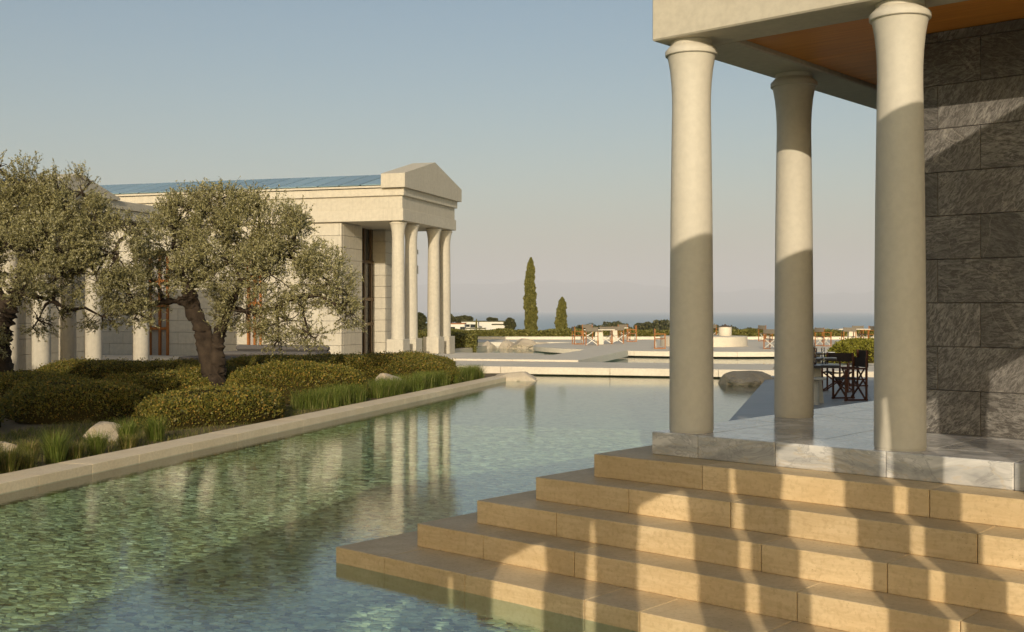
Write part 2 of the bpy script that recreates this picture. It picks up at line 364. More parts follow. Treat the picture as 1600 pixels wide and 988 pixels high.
# ------------------------------------------------------------------ pool, coping, garden, walkway, terraces   (grid A: x across, y along)
GA = -AZA; GB = -AZB
R0 = Vector((-5.39, 12.01, 0)); XE = R0.dot(A1)            # pool's left waterline in grid A
def ga(x, y, z=0): return A1*x + A2*y + Vector((0,0,z))
def inA(p): p = Vector((p[0], p[1], 0)); return p.dot(A1), p.dot(A2)
o = MB().box(XE-.3, 30, -30, 34.5, -.40, -.15).build('pool_floor', M['grout']); o.rotation_euler.z = GA; tag(o, kind='structure')
# mosaic of broken stone laid on the floor
def mosaic(x0, x1, y0, y1, sx, sy):
    nx = int((x1-x0)/sx); ny = int((y1-y0)/sy)
    gx, gy = np.meshgrid(np.arange(nx+1)*sx+x0, np.arange(ny+1)*sy+y0)
    gx = gx + (np.arange(ny+1)[:,None]%2)*sx*.5 + rng.uniform(-.33,.33,gx.shape)*sx; gy = gy + rng.uniform(-.33,.33,gx.shape)*sy
    P = np.stack([gx, gy], -1); q = np.stack([P[:-1,:-1], P[:-1,1:], P[1:,1:], P[1:,:-1]], 2).reshape(-1,4,2)
    c = q.mean(1, keepdims=True); q = c+(q-c)*.90; z = rng.uniform(-.142,-.125,(len(q),1,1)).repeat(4,1)
    z = z + rng.uniform(-.005,.005,(len(q),4,1))
    top = np.concatenate([q, z], 2); bot = np.concatenate([c+(q-c)*1.04, np.full_like(z,-.155)], 2)
    V = np.concatenate([top, bot], 1).reshape(-1,3); b = np.arange(len(q))[:,None]*8
    Q = np.concatenate([b+np.array(f) for f in ((0,1,2,3),(0,4,5,1),(1,5,6,2),(2,6,7,3),(3,7,4,0))], 0)
    return V, Q
V, Q = mosaic(XE+.02, 3.2, 4.5, 12, .060, .036); Va, Qa = mosaic(XE+.02, 3.2, 12, 19.5, .080, .052)
Q = np.concatenate([Q, Qa+len(V)]); V = np.concatenate([V, Va])
o = np_mesh('pool_mosaic', V, Q, M['mosaic']); o.rotation_euler.z = GA
tag(o, 'irregular stone mosaic lining the pool floor under the water', 'mosaic', kind='stuff')
o = MB().add([(-20,-30,0),(30,-30,0),(30,66,0),(-20,66,0)], [(0,1,2,3)]).build('pool_water', M['water'], fix=False); o.rotation_euler.z = GA; tag(o, kind='structure')
o = MB().box(-20, 14, 34.4, 66, -.9, -.5).build('upper_pool_floor', M['deck']); o.rotation_euler.z = GA; tag(o, kind='structure')
# coping along the planting bed
o = MB().box(XE-.44, XE-.012, -6, 31.2-.8, -.5, .095).build('pool_coping', M['poolwall']); o.rotation_euler.z = GA; tag(o, kind='structure')
yy = -5.0
while yy < 30.6:
    ln = random.choice((.95, 1.1, 1.25)); e = min(yy+ln, 30.7)
    MB().box(XE-.48, XE, yy+.002, e-.002, -.015, .108+random.uniform(-.002,.002), .004).build('coping_stone', M['coping'], o); yy = e
def strip(name, x0, x1, y0, y1, z, mat):
    o = MB().box(x0, x1, y0, y1, z-.5, z).build(name, mat); o.rotation_euler.z = GA; return tag(o, kind='structure')
# planting bed: gently uneven soil
V = []; X = np.linspace(XE-30, XE-.45, 60); Y = np.linspace(-4, 32.9, 80)
for y in Y:
    for x in X: V.append((x, y, .06+.05*mnoise.noise((x*.6,y*.6,0))+.03*mnoise.noise((x*2,y*2,5))))
Q = [(j*60+i, j*60+i+1, (j+1)*60+i+1, (j+1)*60+i) for j in range(79) for i in range(59)]
o = np_mesh('garden_bed', V, Q, M['soil'], smooth=True); o.rotation_euler.z = GA; tag(o, kind='structure')
strip('building_terrace', -46, -11.2, 32.6, 45.3, .15, M['deck'])
# walkway across the pool (floating slabs), raised landing, round terrace
wk = empty('walkway', rz=GA); tag(wk, kind='structure')
for i, (a, b) in enumerate(((-16,-12.6),(-12.6,-9.4),(-9.4,-6.1),(-6.1,-3.0),(-3.0,.4),(.4,4.2),(4.2,9))):
    MB().box(a+.004, b-.004, 32.6, 36.06, .035, .25, .012).build('deck_slab', M['deck'], wk)
MB().box(-16, 9, 33.2, 35.6, -.5, .03).build('foundation', M['joint'], wk)
ld = empty('landing', rz=GA); tag(ld, kind='structure')
for a, b in ((-15,-12.2),(-12.2,-10.0),(-10.0,-7.78)):
    MB().box(a+.004, b-.004, 36.07, 40.0, .05, .31, .012).build('deck_slab', M['deck'], ld)
MB().box(-9.6, -7.785, 40.008, 45.6, .05, .308, .012).build('deck_slab', M['deck'], ld)
MB().box(-14.8, -8.2, 36.4, 39.8, -.55, .05).build('foundation', M['joint'], ld)
TC = Vector((9.0, 53.6, 0)); TR = 8.0
rt = empty('round_terrace', TC); tag(rt, kind='structure')
for k in range(12):
    a0 = 2*math.pi*k/12; n = 10; poly = []
    for i in range(n+1):
        a = a0+.0006+(2*math.pi/12-.0012)*i/n; poly.append((TR*math.cos(a), TR*math.sin(a)))
    for i in range(n+1):
        a = a0+(2*math.pi/12-.0012)*(n-i)/n; poly.append((2.0*math.cos(a), 2.0*math.sin(a)))
    MB().prism(poly, .055, .25).build('paving_sector', M['deck'], rt)
MB().lathe([(TR-.7,-.5),(TR-.7,.05)], 48).build('foundation', M['joint'], rt)
MB().lathe([(0.01,.0),(2.02,.0),(2.02,.68),(1.99,.70),(0.01,.70)], 64, cap=False).build('round_plinth', M['deck'], rt)
# ground behind the terrace up to the hedge
o = MB().box(-18, 40, 61, 80, -.9, .2).build('upper_terrace', M['deck']); tag(o, kind='structure')
o = MB().box(11, 40, 34, 62, -.9, .243).build('side_terrace', M['deck']); tag(o, kind='structure')
# grey dining terrace on the right, tile by tile where it can be seen
dt = empty('dining_terrace', rz=GA); tag(dt, kind='structure')
MB().box(-1.56, 16, 13, 32.2, -.55, .095).build('foundation', M['joint'], dt)
tile = {}
for i in range(14):
    for j in range(16):
        key = (random.randint(0,1))
        x0 = -1.58+i*1.2; y0 = 13+j*1.2
        MB().box(x0+.003, x0+1.197, y0+.003, y0+1.197, .08, .12, .004).build('paving_tile', M['terr'], dt)
# ------------------------------------------------------------------ near podium, steps and portico (grid B, origin at podium corner)
ZS = .995; RI = .175
def s_at(px, z0, off):          # position along a riser line whose corner is `off` outside the podium corner
    pass
stairs = empty('stairs', OB, GB); tag(stairs, kind='structure')
corner = {5: (.633,8.848), 4: (.181,8.823), 3: (-.273,8.79), 2: (-.732,8.78), 1: (-1.354,8.759)}
joints = {5: (1097,1452), 4: (982,1141,1527), 3: (869,1189,1386), 2: (755,897,1245,1500), 1: (600,726,913,999,1180)}
for k in range(5, 0, -1):
    c = Vector((*corner[k], 0))-OB; x0 = c.dot(B1); y0 = c.dot(B2); top = ZS-RI*(6-k); bot = top-RI if k > 1 else -.5
    xs = [x0]; cw = Vector((*corner[k], 0))
    for j in joints[k]:
        r = (j-800)/F; s = (r*cw.y-cw.x)/(B1.x-r*B1.y); xs.append(x0+s)
    while xs[-1] < 7.0: xs.append(xs[-1]+random.choice((1.1,1.3,1.5)))
    for a, b in zip(xs, xs[1:]):
        MB().box(a+.0025, b-.0025, y0, y0+.85, bot+(.001 if k > 1 else 0), top, .004).build('step_stone', M['step'], stairs)
    # the flank of the same step, running back along the pool side
    yy = y0+.85
    while yy < 7.5:
        MB().box(x0, x0+.85, yy+.004, yy+1.296, bot+(.001 if k > 1 else 0), top-.0005, .007).build('step_stone', M['step'], stairs); yy += 1.3
MB().box(-.2, 9, -.2, 8, -.5, .80).build('stair_core', M['joint'], stairs)
pod = empty('podium', OB, GB); tag(pod, kind='structure')
MB().box(.03, 9, .03, 8, .80, ZS-.035).build('podium_core', M['joint'], pod)
px_ = [0,.415,1.06,1.88,2.70,3.52,4.34,5.16,6.0,7.0,8.0]
for a, b in zip(px_, px_[1:]):
    MB().box(a+.0015, b-.0015, 0, .42, .821, ZS, .006).build('marble_edge_block', M['marble'], pod)
yy = .42
while yy < 7.5:
    MB().box(0, .42, yy+.003, yy+.897, .821, ZS-.0005, .005).build('marble_edge_block', M['marble'], pod); yy += .9
for i in range(9):
    for j in range(8):
        MB().box(.42+i*.82+.0015, .42+(i+1)*.82-.0015, .42+j*.82+.0015, .42+(j+1)*.82-.0015, ZS-.034, ZS-.0004*(i%2), .003).build('marble_floor_tile', M['marble'], pod)

pt = empty('portico', OB, GB)
tag(pt, 'cream stone portico with dark veined wall and timber ceiling above the travertine steps', 'building')
HB = 4.02
SHAFT = [(.166,.0),(.166,.012),(.170,.014),(.170,.1),(.169,.5),(.166,1.1),(.161,1.7),(.153,2.25),(.149,2.5),(.150,2.60),(.155,2.70),(.165,2.80),(.178,2.875),(.186,2.91)]
CAPI = [(.180,2.908),(.197,2.910),(.202,2.915),(.203,2.945),(.199,2.952),(.168,2.985),(.160,2.988),(.160,3.024)]
sh = MB().lathe(SHAFT, 56).mesh('column', M['lime_col']); cp = MB().lathe(CAPI, 56).mesh('capital', M['lime_col'])
ring = MB().lathe([(.165,0),(.165,.010)], 40).mesh('base_joint', M['bronze'])
for x, y in ((.22,.22),(1.885,.22),(.22,1.875),(.22,4.3),(3.95,.22),(5.6,.22)):
    c = link(bpy.data.objects.new('column', sh)); c.parent = pt; c.location = (x, y, ZS)
    q = link(bpy.data.objects.new('capital', cp)); q.parent = c
MB().box(0, 7.2, 0, .46, HB, 4.85, .012).build('architrave', M['lime'], pt)
MB().box(0, .46, .463, 7.2, HB+.001, 4.849, .012).build('architrave', M['lime'], pt)
MB().box(-.06, 7.26, -.06, 7.26, 4.852, 5.05, .015).build('cornice', M['lime'], pt)
# low hipped roof mass (a gable over the front) above the cornice
mb = MB(); mb.add([(-.1,-.1,5.052),(7.3,-.1,5.052),(7.3,7.3,5.052),(-.1,7.3,5.052),(-.1,-.1,5.5),(7.3,-.1,5.5),(7.3,7.3,5.5),(-.1,7.3,5.5),(-.1,3.6,6.5),(7.3,3.6,6.5)],
   [(0,1,2,3),(0,1,5,4),(1,2,6,9,5),(2,3,7,6),(3,0,4,8,7),(4,5,9,8),(6,7,8,9)]); mb.build('roof', M['lime'], pt)
ce = MB().box(.455, 7.2, .455, 7.2, 4.10, 4.3).build('ceiling', M['joint'], pt)
yy = .464
for k in range(6):
    MB().box(.464, 7.19, yy+.0015, yy+1.118, HB+.045, 4.098, .002).build('ceiling_panel', M['ceil'], ce); yy += 1.12
WX, WY = 1.45, 1.35
wl = MB().box(WX+.02, 7.1, WY+.09, 6.8, ZS, 4.06).build('wall', M['joint'], pt)
for r in range(10):
    z0 = ZS+.332*r; z1 = min(z0+.332, 4.062); first = 1.703 if r%2 == 1 else 2.024
    xs = [WX, first]
    while xs[-1] < 7.1: xs.append(xs[-1]+.96)
    for a, b in zip(xs, xs[1:]):
        MB().box(a+.0018, b-.0018, WY, WY+.12, z0+.0018, z1-.0018, .003).build('wall_stone', M['dark'], wl)
    for k in range(5):
        MB().box(WX, WX+.12, WY+.123+k*1.1, WY+.123+k*1.1+1.095, z0+.003, z1-.003, .003).build('wall_stone', M['dark'], wl)

# ------------------------------------------------------------------ colonnade behind the viewer: its shadow falls over steps and pool
cl = empty('colonnade', OB, GB)
tag(cl, 'long cream colonnade of slim paired columns facing the steps', 'building')
CX = 6.15; Y0 = -8.77; zb = 3.75
slim = MB().lathe([(.15,0),(.15,.05),(.14,.1),(.136,2.9),(.14,3.2),(.16,3.45),(.16,zb-.12)], 32).mesh('column', M['lime_col'])
for k in range(-4, 4):
    for c0 in (-.512, .055):
        y = Y0+c0+1.64*k
        if not Y0-6.3 < y < -3.8: continue
        c = link(bpy.data.objects.new('column', slim)); c.parent = cl; c.location = (CX, y, .12)
ye0, ye1 = Y0-6.6, -3.2
prof = [(ye0,zb),(ye1,zb),(ye1,5.36),(Y0-4.4,5.70)]
MB().add([(x,y,z) for x in (CX-.2,CX+.2) for y,z in prof], [(3,2,1,0),(4,5,6,7)]+[(i,(i+1)%4,4+(i+1)%4,4+i) for i in range(4)]).build('entablature', M['lime'], cl)
MB().box(CX-.4, CX+.4, ye0-.1, ye1+.2, -.4, .12, .01).build('plinth', M['lime'], cl)

# ------------------------------------------------------------------ far temple-fronted building with solar roof (grid A)
AZ1 = math.radians(17); b1 = empty('temple_building', (-4.19, 42.0, 0), -AZ1); C1_, C2_ = axes(AZ1)
tag(b1, 'cream stone building with gabled four-column porch and blue solar panel roof', 'building')
ZG = .15; ZP = .856; ZE = 5.19
H = ZE-ZP
fsh = MB().lathe([(.262,0),(.262,.03),(.252,.05),(.250,.6),(.245,1.6),(.236,2.8),(.226,3.55),(.226,3.72),(.238,3.92),(.262,4.08),(.292,4.20),(.30,4.22)], 40).mesh('column', M['lime_far'])
fcp = MB().lathe([(.30,4.215),(.318,4.235),(.318,4.285),(.29,4.31),(.27,H+.004)], 40).mesh('capital', M['lime_far'])
ped = MB().box(-.33,.33,-.33,.33, ZG-ZP, 0, .012).mesh('pedestal', M['lime_far'])
for y in (0, 1.26, 3.65, 4.9):
    c = link(bpy.data.objects.new('column', fsh)); c.parent = b1; c.location = (0, y, ZP)
    for nm, me in (('capital', fcp), ('pedestal', ped)):
        q = link(bpy.data.objects.new(nm, me)); q.parent = c
YN, YF, XL, XR = -.40, 5.30, -30, .36
MB().box(XL, XR, YN, YF, ZE, 5.62, .01).build('architrave', M['lime_far'], b1)
MB().box(XL, XR-.05, YN+.05, YF-.05, 5.62, 6.10, .008).build('frieze', M['lime_far'], b1)
MB().box(XL, XR+.04, YN-.04, YF+.04, 6.10, 6.38, .015).build('cornice', M['lime_far'], b1)
yc = (YN+YF)/2
mb = MB(); x0, x1 = -.42, .52; ya, yb = YN-.22, YF+.22
prof = [(ya,6.382),(yb,6.382),(yb,6.89),(yc,7.64),(ya,6.89)]
mb.add([(x0,y,z) for y,z in prof]+[(x1,y,z) for y,z in prof], [(4,3,2,1,0),(5,6,7,8,9)]+[(i,(i+1)%5,5+(i+1)%5,5+i) for i in range(5)])
mb.build('pediment', M['lime_far'], b1)
rf = MB(); 
rf.add([(x,y,z) for x in (XL,x0-.004) for y,z in ((YN+.0,6.384),(YF-.0,6.384),(YF,6.46),(yc,7.17),(YN,6.46))], [(4,3,2,1,0),(5,6,7,8,9)]+[(i,(i+1)%5,5+(i+1)%5,5+i) for i in range(5)])
rf = rf.build('roof', M['iron'], b1)
# solar panels, each its own sheet on the near slope
d = Vector((0, yc-YN, 7.17-6.46)); nrm = Vector((0,-d.z,d.y)).normalized(); ln = d.length; d.normalize()
def panel_mesh(w, l):
    mb = MB(); return mb.box(.03, w-.03, 0, l, 0, .035, .006).mesh('solar_panel', M['solar'])
pm = panel_mesh(.86, ln-.02)
x = x0-.03-.86; k = 0
while x > -24:
    o = link(bpy.data.objects.new('solar_panel', pm)); o.parent = rf
    o.location = Vector((x, YN-.06, 6.445))+nrm*.05; o.rotation_euler = (math.atan2(d.z, d.y), 0, 0); x -= .86
MB().box(XL, x0-.05, YN-.12, YN-.065, 6.40, 6.47).build('gutter', M['lime_far'], rf)
# walls: long side, porch piers, stone by stone
def courses(parent, name, x0, x1, yface, z0, z1, hgt, lng, openings=(), axis='x', thick=.14, mat='lime_far', sign=-1):
    """stones on a wall whose outer face lies at yface (axis x) or at x = yface (axis y)"""
    r = 0; z = z0
    while z < z1-.02:
        zt = min(z+hgt, z1); a = x0-(lng/2 if r%2 else 0)
        while a < x1:
            s0, s1 = max(a, x0), min(a+lng, x1); a += lng
            spans = [(s0, s1)]
            for (o0, o1, oz0, oz1) in openings:
                if zt <= oz0+.01 or z >= oz1-.01: continue
                nw = []
                for p, q in spans:
                    if q <= o0 or p >= o1: nw.append((p,q)); continue
                    if p < o0: nw.append((p,o0))
                    if q > o1: nw.append((o1,q))
                spans = nw
            for p, q in spans:
                if q-p < .05: continue
                y2 = yface-sign*thick
                lo, hi = min(yface,y2), max(yface,y2)
                mb = MB()
                if axis == 'x': mb.box(p+.005, q-.005, lo, hi, z+.005, zt-.005, .006)
                else: mb.box(lo, hi, p+.005, q-.005, z+.005, zt-.005, .006)
                mb.build(name, M[mat], parent)
        z = zt; r += 1
def xb1(px, y):     # local x on building 1's plane y that shows at photo column px
    r = (px-800)/F; ox = -4.19+C2_.x*y; oy = 42+C2_.y*y
    return (r*oy-ox)/(C1_.x-r*C1_.y)
YW = -.28
xd0, xd1 = xb1(232, YW), xb1(264, YW); xw0, xw1 = xb1(387, YW), xb1(409, YW)
ops = [(xd0, xd1, ZG, 4.2), (xw0, xw1, ZG, 4.4)]
wl = MB().box(XL, -2.32, YW+.13, 1.44, ZG, ZE-.002).build('wall', M['joint'], b1)
courses(wl, 'wall_stone', -16, -2.15, YW, ZG, ZE-.003, .455, 1.25, ops)
courses(wl, 'wall_stone', YW+.143, 1.56, -2.15, ZG, ZE-.003, .455, 1.0, axis='y', sign=1)
p2 = MB().box(-8, -2.30, 3.96, 5.05, ZG, ZE-.002).build('wall', M['joint'], b1)
courses(p2, 'wall_stone', 3.82+.143, 5.15, -2.15, ZG, ZE-.003, .455, 1.0, axis='y', sign=1)
courses(p2, 'wall_stone', -2.72, -2.15, 3.82, ZG, ZE-.003, .455, 2.0)
def timber_window(parent, x0, x1, y, z0, z1, nm='window', bars=(.45,), rails=(.35,.7), mat='teak', glass='paleglass', wd=.09):
    w = MB()
    for a in (x0, x1-wd): w.box(a, a+wd, y-.09, y+.06, z0, z1)
    w.box(x0+wd, x1-wd, y-.088, y+.05, z1-wd, z1)
    w = w.build(nm, M[mat], parent)
    for b in bars: xx = x0+(x1-x0)*b; MB().box(xx-.04, xx+.04, y-.07, y+.03, z0, z1-wd).build('mullion', M[mat], w)
    for b in rails: zz = z0+(z1-z0)*b; MB().box(x0+wd, x1-wd, y-.05, y+.02, zz-.05, zz+.05).build('rail', M[mat], w)
    MB().box(x0+.02, x1-.02, y+.062, y+.08, z0, z1-.02).build('pane', M[glass], w); return w
timber_window(b1, xd0, xd1, YW+.03, ZG, 4.2, 'door', (.55,), (.26,.48,.72))
timber_window(b1, xw0, xw1, YW+.03, ZG, 4.4, 'window', (.5,), (.26,.48,.72), wd=.07)
# porch glazing set back between the piers
g = MB().box(-2.80,-2.74, 1.56, 3.82, ZG, ZE-.004).build('door', M['glassdark'], b1)
for y in (1.60, 2.2, 2.9, 3.55): MB().box(-2.74,-2.66, y, y+.10, ZG, ZE-.004).build('mullion', M['bronze'], g)
for z in (1.3, 2.3, 3.8): MB().box(-2.735,-2.67, 1.56, 3.82, z, z+.12).build('rail', M['bronze'], g)
lamp = MB().box(-.10,.14,1.47,1.66,4.05,4.22,.01).box(-.05,.09,1.47,1.62,3.62,4.05,.01).box(-.10,.14,1.47,1.66,3.30,3.62,.01).box(-.05,.08,1.47,1.6,3.2,3.3,.01).build('wall_lamp', M['lime_far'], b1)

# second, lower gabled building behind the olive trees
b2 = empty('columned_pavilion', (-13.54, 27.9, 0), GA)
tag(b2, 'low gabled stone pavilion with round columns and orange timber doors behind the olive trees', 'building')
z2 = 4.60
f2 = MB().lathe([(.25,0),(.25,.1),(.245,1.4),(.232,2.8),(.225,3.55),(.235,3.83),(.27,4.08),(.30,4.18)], 40).mesh('column', M['lime_far'])
c2 = MB().lathe([(.30,4.175),(.315,4.20),(.315,4.27),(.28,4.30),(.27,z2-ZG+.004)], 40).mesh('capital', M['lime_far'])
for x, y in ((0,7.7),(0,5.33),(0,3.05),(0,.75),(-1.15,3.2),(-1.0,5.5)):
    c = link(bpy.data.objects.new('column', f2)); c.parent = b2; c.location = (x, y, ZG)
    q = link(bpy.data.objects.new('capital', c2)); q.parent = c
MB().box(-14, .36, -.1, 8.5, z2, 4.90, .01).build('architrave', M['lime_far'], b2)
MB().box(-14, .42, -.16, 8.56, 4.90, 5.14, .01).build('cornice', M['lime_far'], b2)
prof = [(2.2,5.142),(5.9,5.142),(5.9,5.20),(4.05,5.72),(2.2,5.20)]
MB().add([(x,y,z) for x in (-.5,.5) for y,z in prof], [(4,3,2,1,0),(5,6,7,8,9)]+[(i,(i+1)%5,5+(i+1)%5,5+i) for i in range(5)]).build('pediment', M['lime_far'], b2)
prof = [(2.3,5.144),(5.8,5.144),(5.8,5.18),(4.05,5.64),(2.3,5.18)]
MB().add([(x,y,z) for x in (-14,-.504) for y,z in prof], [(4,3,2,1,0),(5,6,7,8,9)]+[(i,(i+1)%5,5+(i+1)%5,5+i) for i in range(5)]).build('roof', M['iron'], b2)
w2 = MB().box(-13.9, -2.45, 1.2, 8.3, ZG, z2-.002).build('wall', M['joint'], b2)
courses(w2, 'wall_stone', 1.0, 8.4, -2.3, ZG, z2-.003, .46, 1.2, [(4.1,4.9,ZG,3.6)], axis='y', sign=1)
courses(w2, 'wall_stone', -13.9, -2.45, 1.05, ZG, z2-.003, .46, 1.2, [(-6.2,-4.6,ZG,3.6)])
d2 = MB()
for y in (4.1, 4.78): d2.box(-2.36,-2.22, y, y+.12, ZG, 3.6)
d2 = d2.build('door', M['teak'], b2); MB().box(-2.42,-2.38,4.2,4.8,ZG,3.6).build('pane', M['paleglass'], d2)
timber_window(b2, -6.2, -4.6, 1.08, ZG, 3.6, 'door', (.5,), (.26,.6))

# ------------------------------------------------------------------ daybeds in front of the long wall
def daybed(x, y, w, d, rz, label, back):
    s = empty('outdoor_daybed', (x, y, ZG), rz); tag(s, label, 'daybed', 'daybeds by the long wall')
    MB().box(-w/2, w/2, -d/2, d/2, .08, .17, .008).build('base_frame', M['redwood'], s)
    for a in (-w/2+.06, w/2-.06):
        for b in (-d/2+.06, d/2-.06): MB().box(a-.04, a+.04, b-.04, b+.04, 0, .081).build('leg', M['redwood'], s)
    MB().box(-w/2+.03, w/2-.03, -d/2+.03, d/2-.03, .172, .32, .05).build('mattress', M['cushion'], s)
    if back:
        n = 2
        for k in range(n):
            MB().box(-w/2+.05+k*(w-.1)/n+.01, -w/2+.05+(k+1)*(w-.1)/n-.01, d/2-.35, d/2-.03, .323, .52, .06).build('back_cushion', M['cushion'], s)
daybed(atY(432,40.2), 40.2, 3.7, 1.3, GA, 'grey cushioned daybed with back cushions against the long stone wall', True)
daybed(atY(362,35.8), 35.8, 3.2, 1.2, GA, 'low grey daybed on red timber base behind the olive trunk', False)

# ------------------------------------------------------------------ clipped shrubs, grasses, rocks in the bed
def dome(n, a, b, h, e, seed):
    """points and normals on a lumpy, flat-topped clipped mound"""
    th = rng.uniform(0, 2*math.pi, n); u = rng.uniform(0, 1, n)
    ph = np.arcsin(u**.8)                                   # 0 at the skirt, pi/2 on top
    cs = np.sign(np.cos(ph))*np.abs(np.cos(ph))**e; sn = np.sin(ph)**e
    lump = 1+.07*np.sin(3*th+seed)+.035*np.sin(5*th+2.1*seed)+.03*np.sin(4*ph+3*th+seed)+.02*np.sin(9*th+7*ph)
    x = a*np.cos(th)*cs*lump; y = b*np.sin(th)*cs*lump; z = h*sn*(1+.05*np.sin(2*th+seed*1.7)*(.3+cs)+.03*np.sin(4*x+seed)*np.cos(3*y))
    nn = np.stack([np.cos(th)*np.cos(ph)/a, np.sin(th)*np.cos(ph)/b, np.sin(ph)/h], 1); nn /= np.linalg.norm(nn, axis=1, keepdims=True)
    return np.stack([x, y, z], 1), nn
def dome_core(a, b, h, e, seed, nt=48, npz=14):
    V = []
    for i in range(npz+1):
        ph = math.pi/2*i/npz
        for k in range(nt):
            th = 2*math.pi*k/nt; cs = max(math.cos(ph),0)**e; sn = math.sin(ph)**e
            lump = 1+.07*math.sin(3*th+seed)+.035*math.sin(5*th+2.1*seed)+.03*math.sin(4*ph+3*th+seed)+.02*math.sin(9*th+7*ph)
            x = a*math.cos(th)*cs*lump; y = b*math.sin(th)*cs*lump
            V.append((x*.975, y*.975, .97*h*sn*(1+.05*math.sin(2*th+seed*1.7)*(.3+cs)+.03*math.sin(4*x+seed)*math.cos(3*y))))
    return V, [(i*nt+k, i*nt+(k+1)%nt, (i+1)*nt+(k+1)%nt, (i+1)*nt+k) for i in range(npz) for k in range(nt)]
def shrub(name, x, y, a, b, h, label, seed, cat='shrub', dens=1900, mat='hedge', e=.55, leaf=.042, rz=GA, z=.06, group='clipped shrubs in the planting bed'):
    s = empty(name, (x, y, z), rz); tag(s, label, cat, group)
    area = math.pi*a*b*.9+math.pi*(a+b)*h*1.0; n = int(area*dens)
    C, N = dome(n, a, b, h, e, seed)
    cl_ = np.sin(C[:,0]*13+seed)*np.sin(C[:,1]*11+2*seed)*np.sin(C[:,2]*12+seed)+.6*np.sin(C[:,0]*29)*np.sin(C[:,1]*31+seed)*np.sin(C[:,2]*27)
    C = C+N*(rng.normal(.0,.018,(n,1))+.028*cl_[:,None])
    stray = rng.random(n) < .05; C[stray] += N[stray]*rng.uniform(.02,.085,(stray.sum(),1))
    D = N*.55+rng.normal(size=(n,3))*.6+np.array([0,0,.25])
    L = rng.uniform(.65,1.25,n)*leaf
    leaves('foliage', C, D, L, L*.62, M[mat], s)
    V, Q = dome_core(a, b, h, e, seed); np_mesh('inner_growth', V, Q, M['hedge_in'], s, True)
    return s
shrub('clipped_shrub', -4.98, 19.25, .92, 1.75, .52, 'sunlit rounded mound shrub nearest the pool kerb in front of the olive trunk', 1.0)
shrub('clipped_shrub', -4.5, 24.0, 1.45, 1.3, .74, 'sunlit low mound shrub behind the long tuft of green feather grass', 2.0)
shrub('clipped_shrub', -3.15, 29.4, 1.85, 1.6, .72, 'large flat-topped shrub in front of the temple porch columns', 3.0)
shrub('clipped_shrub', -9.0, 17.6, 1.0, 1.0, .55, 'dark mound shrub cut by the left edge of the photo beside the small stone', 4.0)
shrub('clipped_shrub', -7.6, 19.9, 1.25, 1.15, .60, 'dark mound shrub directly behind the pale boulder', 5.0)
shrub('clipped_shrub', -9.7, 22.6, 1.45, 1.1, .60, 'dark spreading shrub in the second row at the left, under the left olive', 6.0)
shrub('clipped_shrub', -7.4, 23.6, 1.2, .9, .55, 'dark shrub between the pale boulder mound and the olive trunk', 7.0)
shrub('clipped_shrub', -9.4, 28.2, 2.6, 1.2, .60, 'long dark hedge in front of the pavilion columns', 8.0)
shrub('clipped_shrub', -13.1, 25.6, 2.2, 1.2, .66, 'dark hedge at the far left below the left olive crown', 9.0)
shrub('clipped_shrub', -7.0, 27.0, 1.3, .9, .52, 'dark low shrub behind the olive trunk', 10.0)
shrub('clipped_shrub', -5.7, 31.5, 2.3, 1.3, .60, 'low dark shrub in front of the grey daybeds', 11.0)
def blades(n, cx, cy, z, r, h, lean, name, mat, parent=None, spread=None):
    th = rng.uniform(0, 2*math.pi, n); rr = r*np.sqrt(rng.uniform(0,1,n))
    bx = cx+rr*np.cos(th); by = cy+rr*np.sin(th)
    if spread is not None: bx, by = spread
    th2 = th+rng.normal(0,.5,n); hh = h*rng.uniform(.55,1.1,n); le = lean*rng.uniform(.2,1.2,n)*hh
    w = rng.uniform(.0022,.0045,n); px = -np.sin(th2)*w; py = np.cos(th2)*w; dx = np.cos(th2)*le; dy = np.sin(th2)*le
    V = np.empty((n,6,3))
    for j, (f, hf, wf) in enumerate(((0,0,1),(.35,.62,.8),(1,1,.15))):
        for q, sg in ((0,1),(1,-1)):
            V[:,2*j+q,0] = bx+dx*f+sg*px*wf; V[:,2*j+q,1] = by+dy*f+sg*py*wf; V[:,2*j+q,2] = z+hh*hf
    b = np.arange(n)[:,None]*6; Q = np.concatenate([b+np.array((0,1,3,2)), b+np.array((2,3,5,4))], 0)
    return np_mesh(name, V.reshape(-1,3), Q, M[mat], parent)
# separate tufts at the left of the bed
tufts = [(18,745,.42,'tall green grass tuft at the lower left corner by the pool kerb','grass'),
         (62,738,.34,'straw-tipped grass tuft second from the lower left corner','grass'),
         (105,722,.42,'bright green grass tuft left of the pale boulder by the kerb','grass_green'),
         (150,708,.33,'green grass tuft at the foot of the pale boulder','grass_green'),
         (200,695,.40,'feathery grass tuft just right of the pale boulder','grass_green'),
         (243,688,.38,'green grass tuft against the sunlit mound shrub','grass_green'),
         (45,715,.26,'dry yellow grass tuft behind the lower left corner tufts','grass'),
         (132,735,.24,'short dry grass tuft on the kerb below the boulder','grass'),
         (178,718,.25,'small straw grass tuft beside the kerb right of the boulder','grass'),
         (225,700,.22,'short yellow grass tuft between boulder and sunlit shrub','grass'),
         (85,695,.25,'low dry grass tuft left of the boulder in the shade','grass')]
for px, py, h, lab, mt in tufts:
    p = at(px, py, .08); x, y = inA(p); 
    if x > XE-.68: p = ga(XE-.72, y)
    o = empty('grass_tuft', (p.x, p.y, .04)); tag(o, lab, 'grass', 'grass tufts by the kerb')
    blades(420, 0, 0, 0, .10, h, .55, 'blades', mt, o)
cy_ = rng.uniform(19.3, 29.6, 120); cw_ = np.abs(rng.normal(0,.30,120))+.66; pick = rng.integers(0, 120, 20000); n = 20000
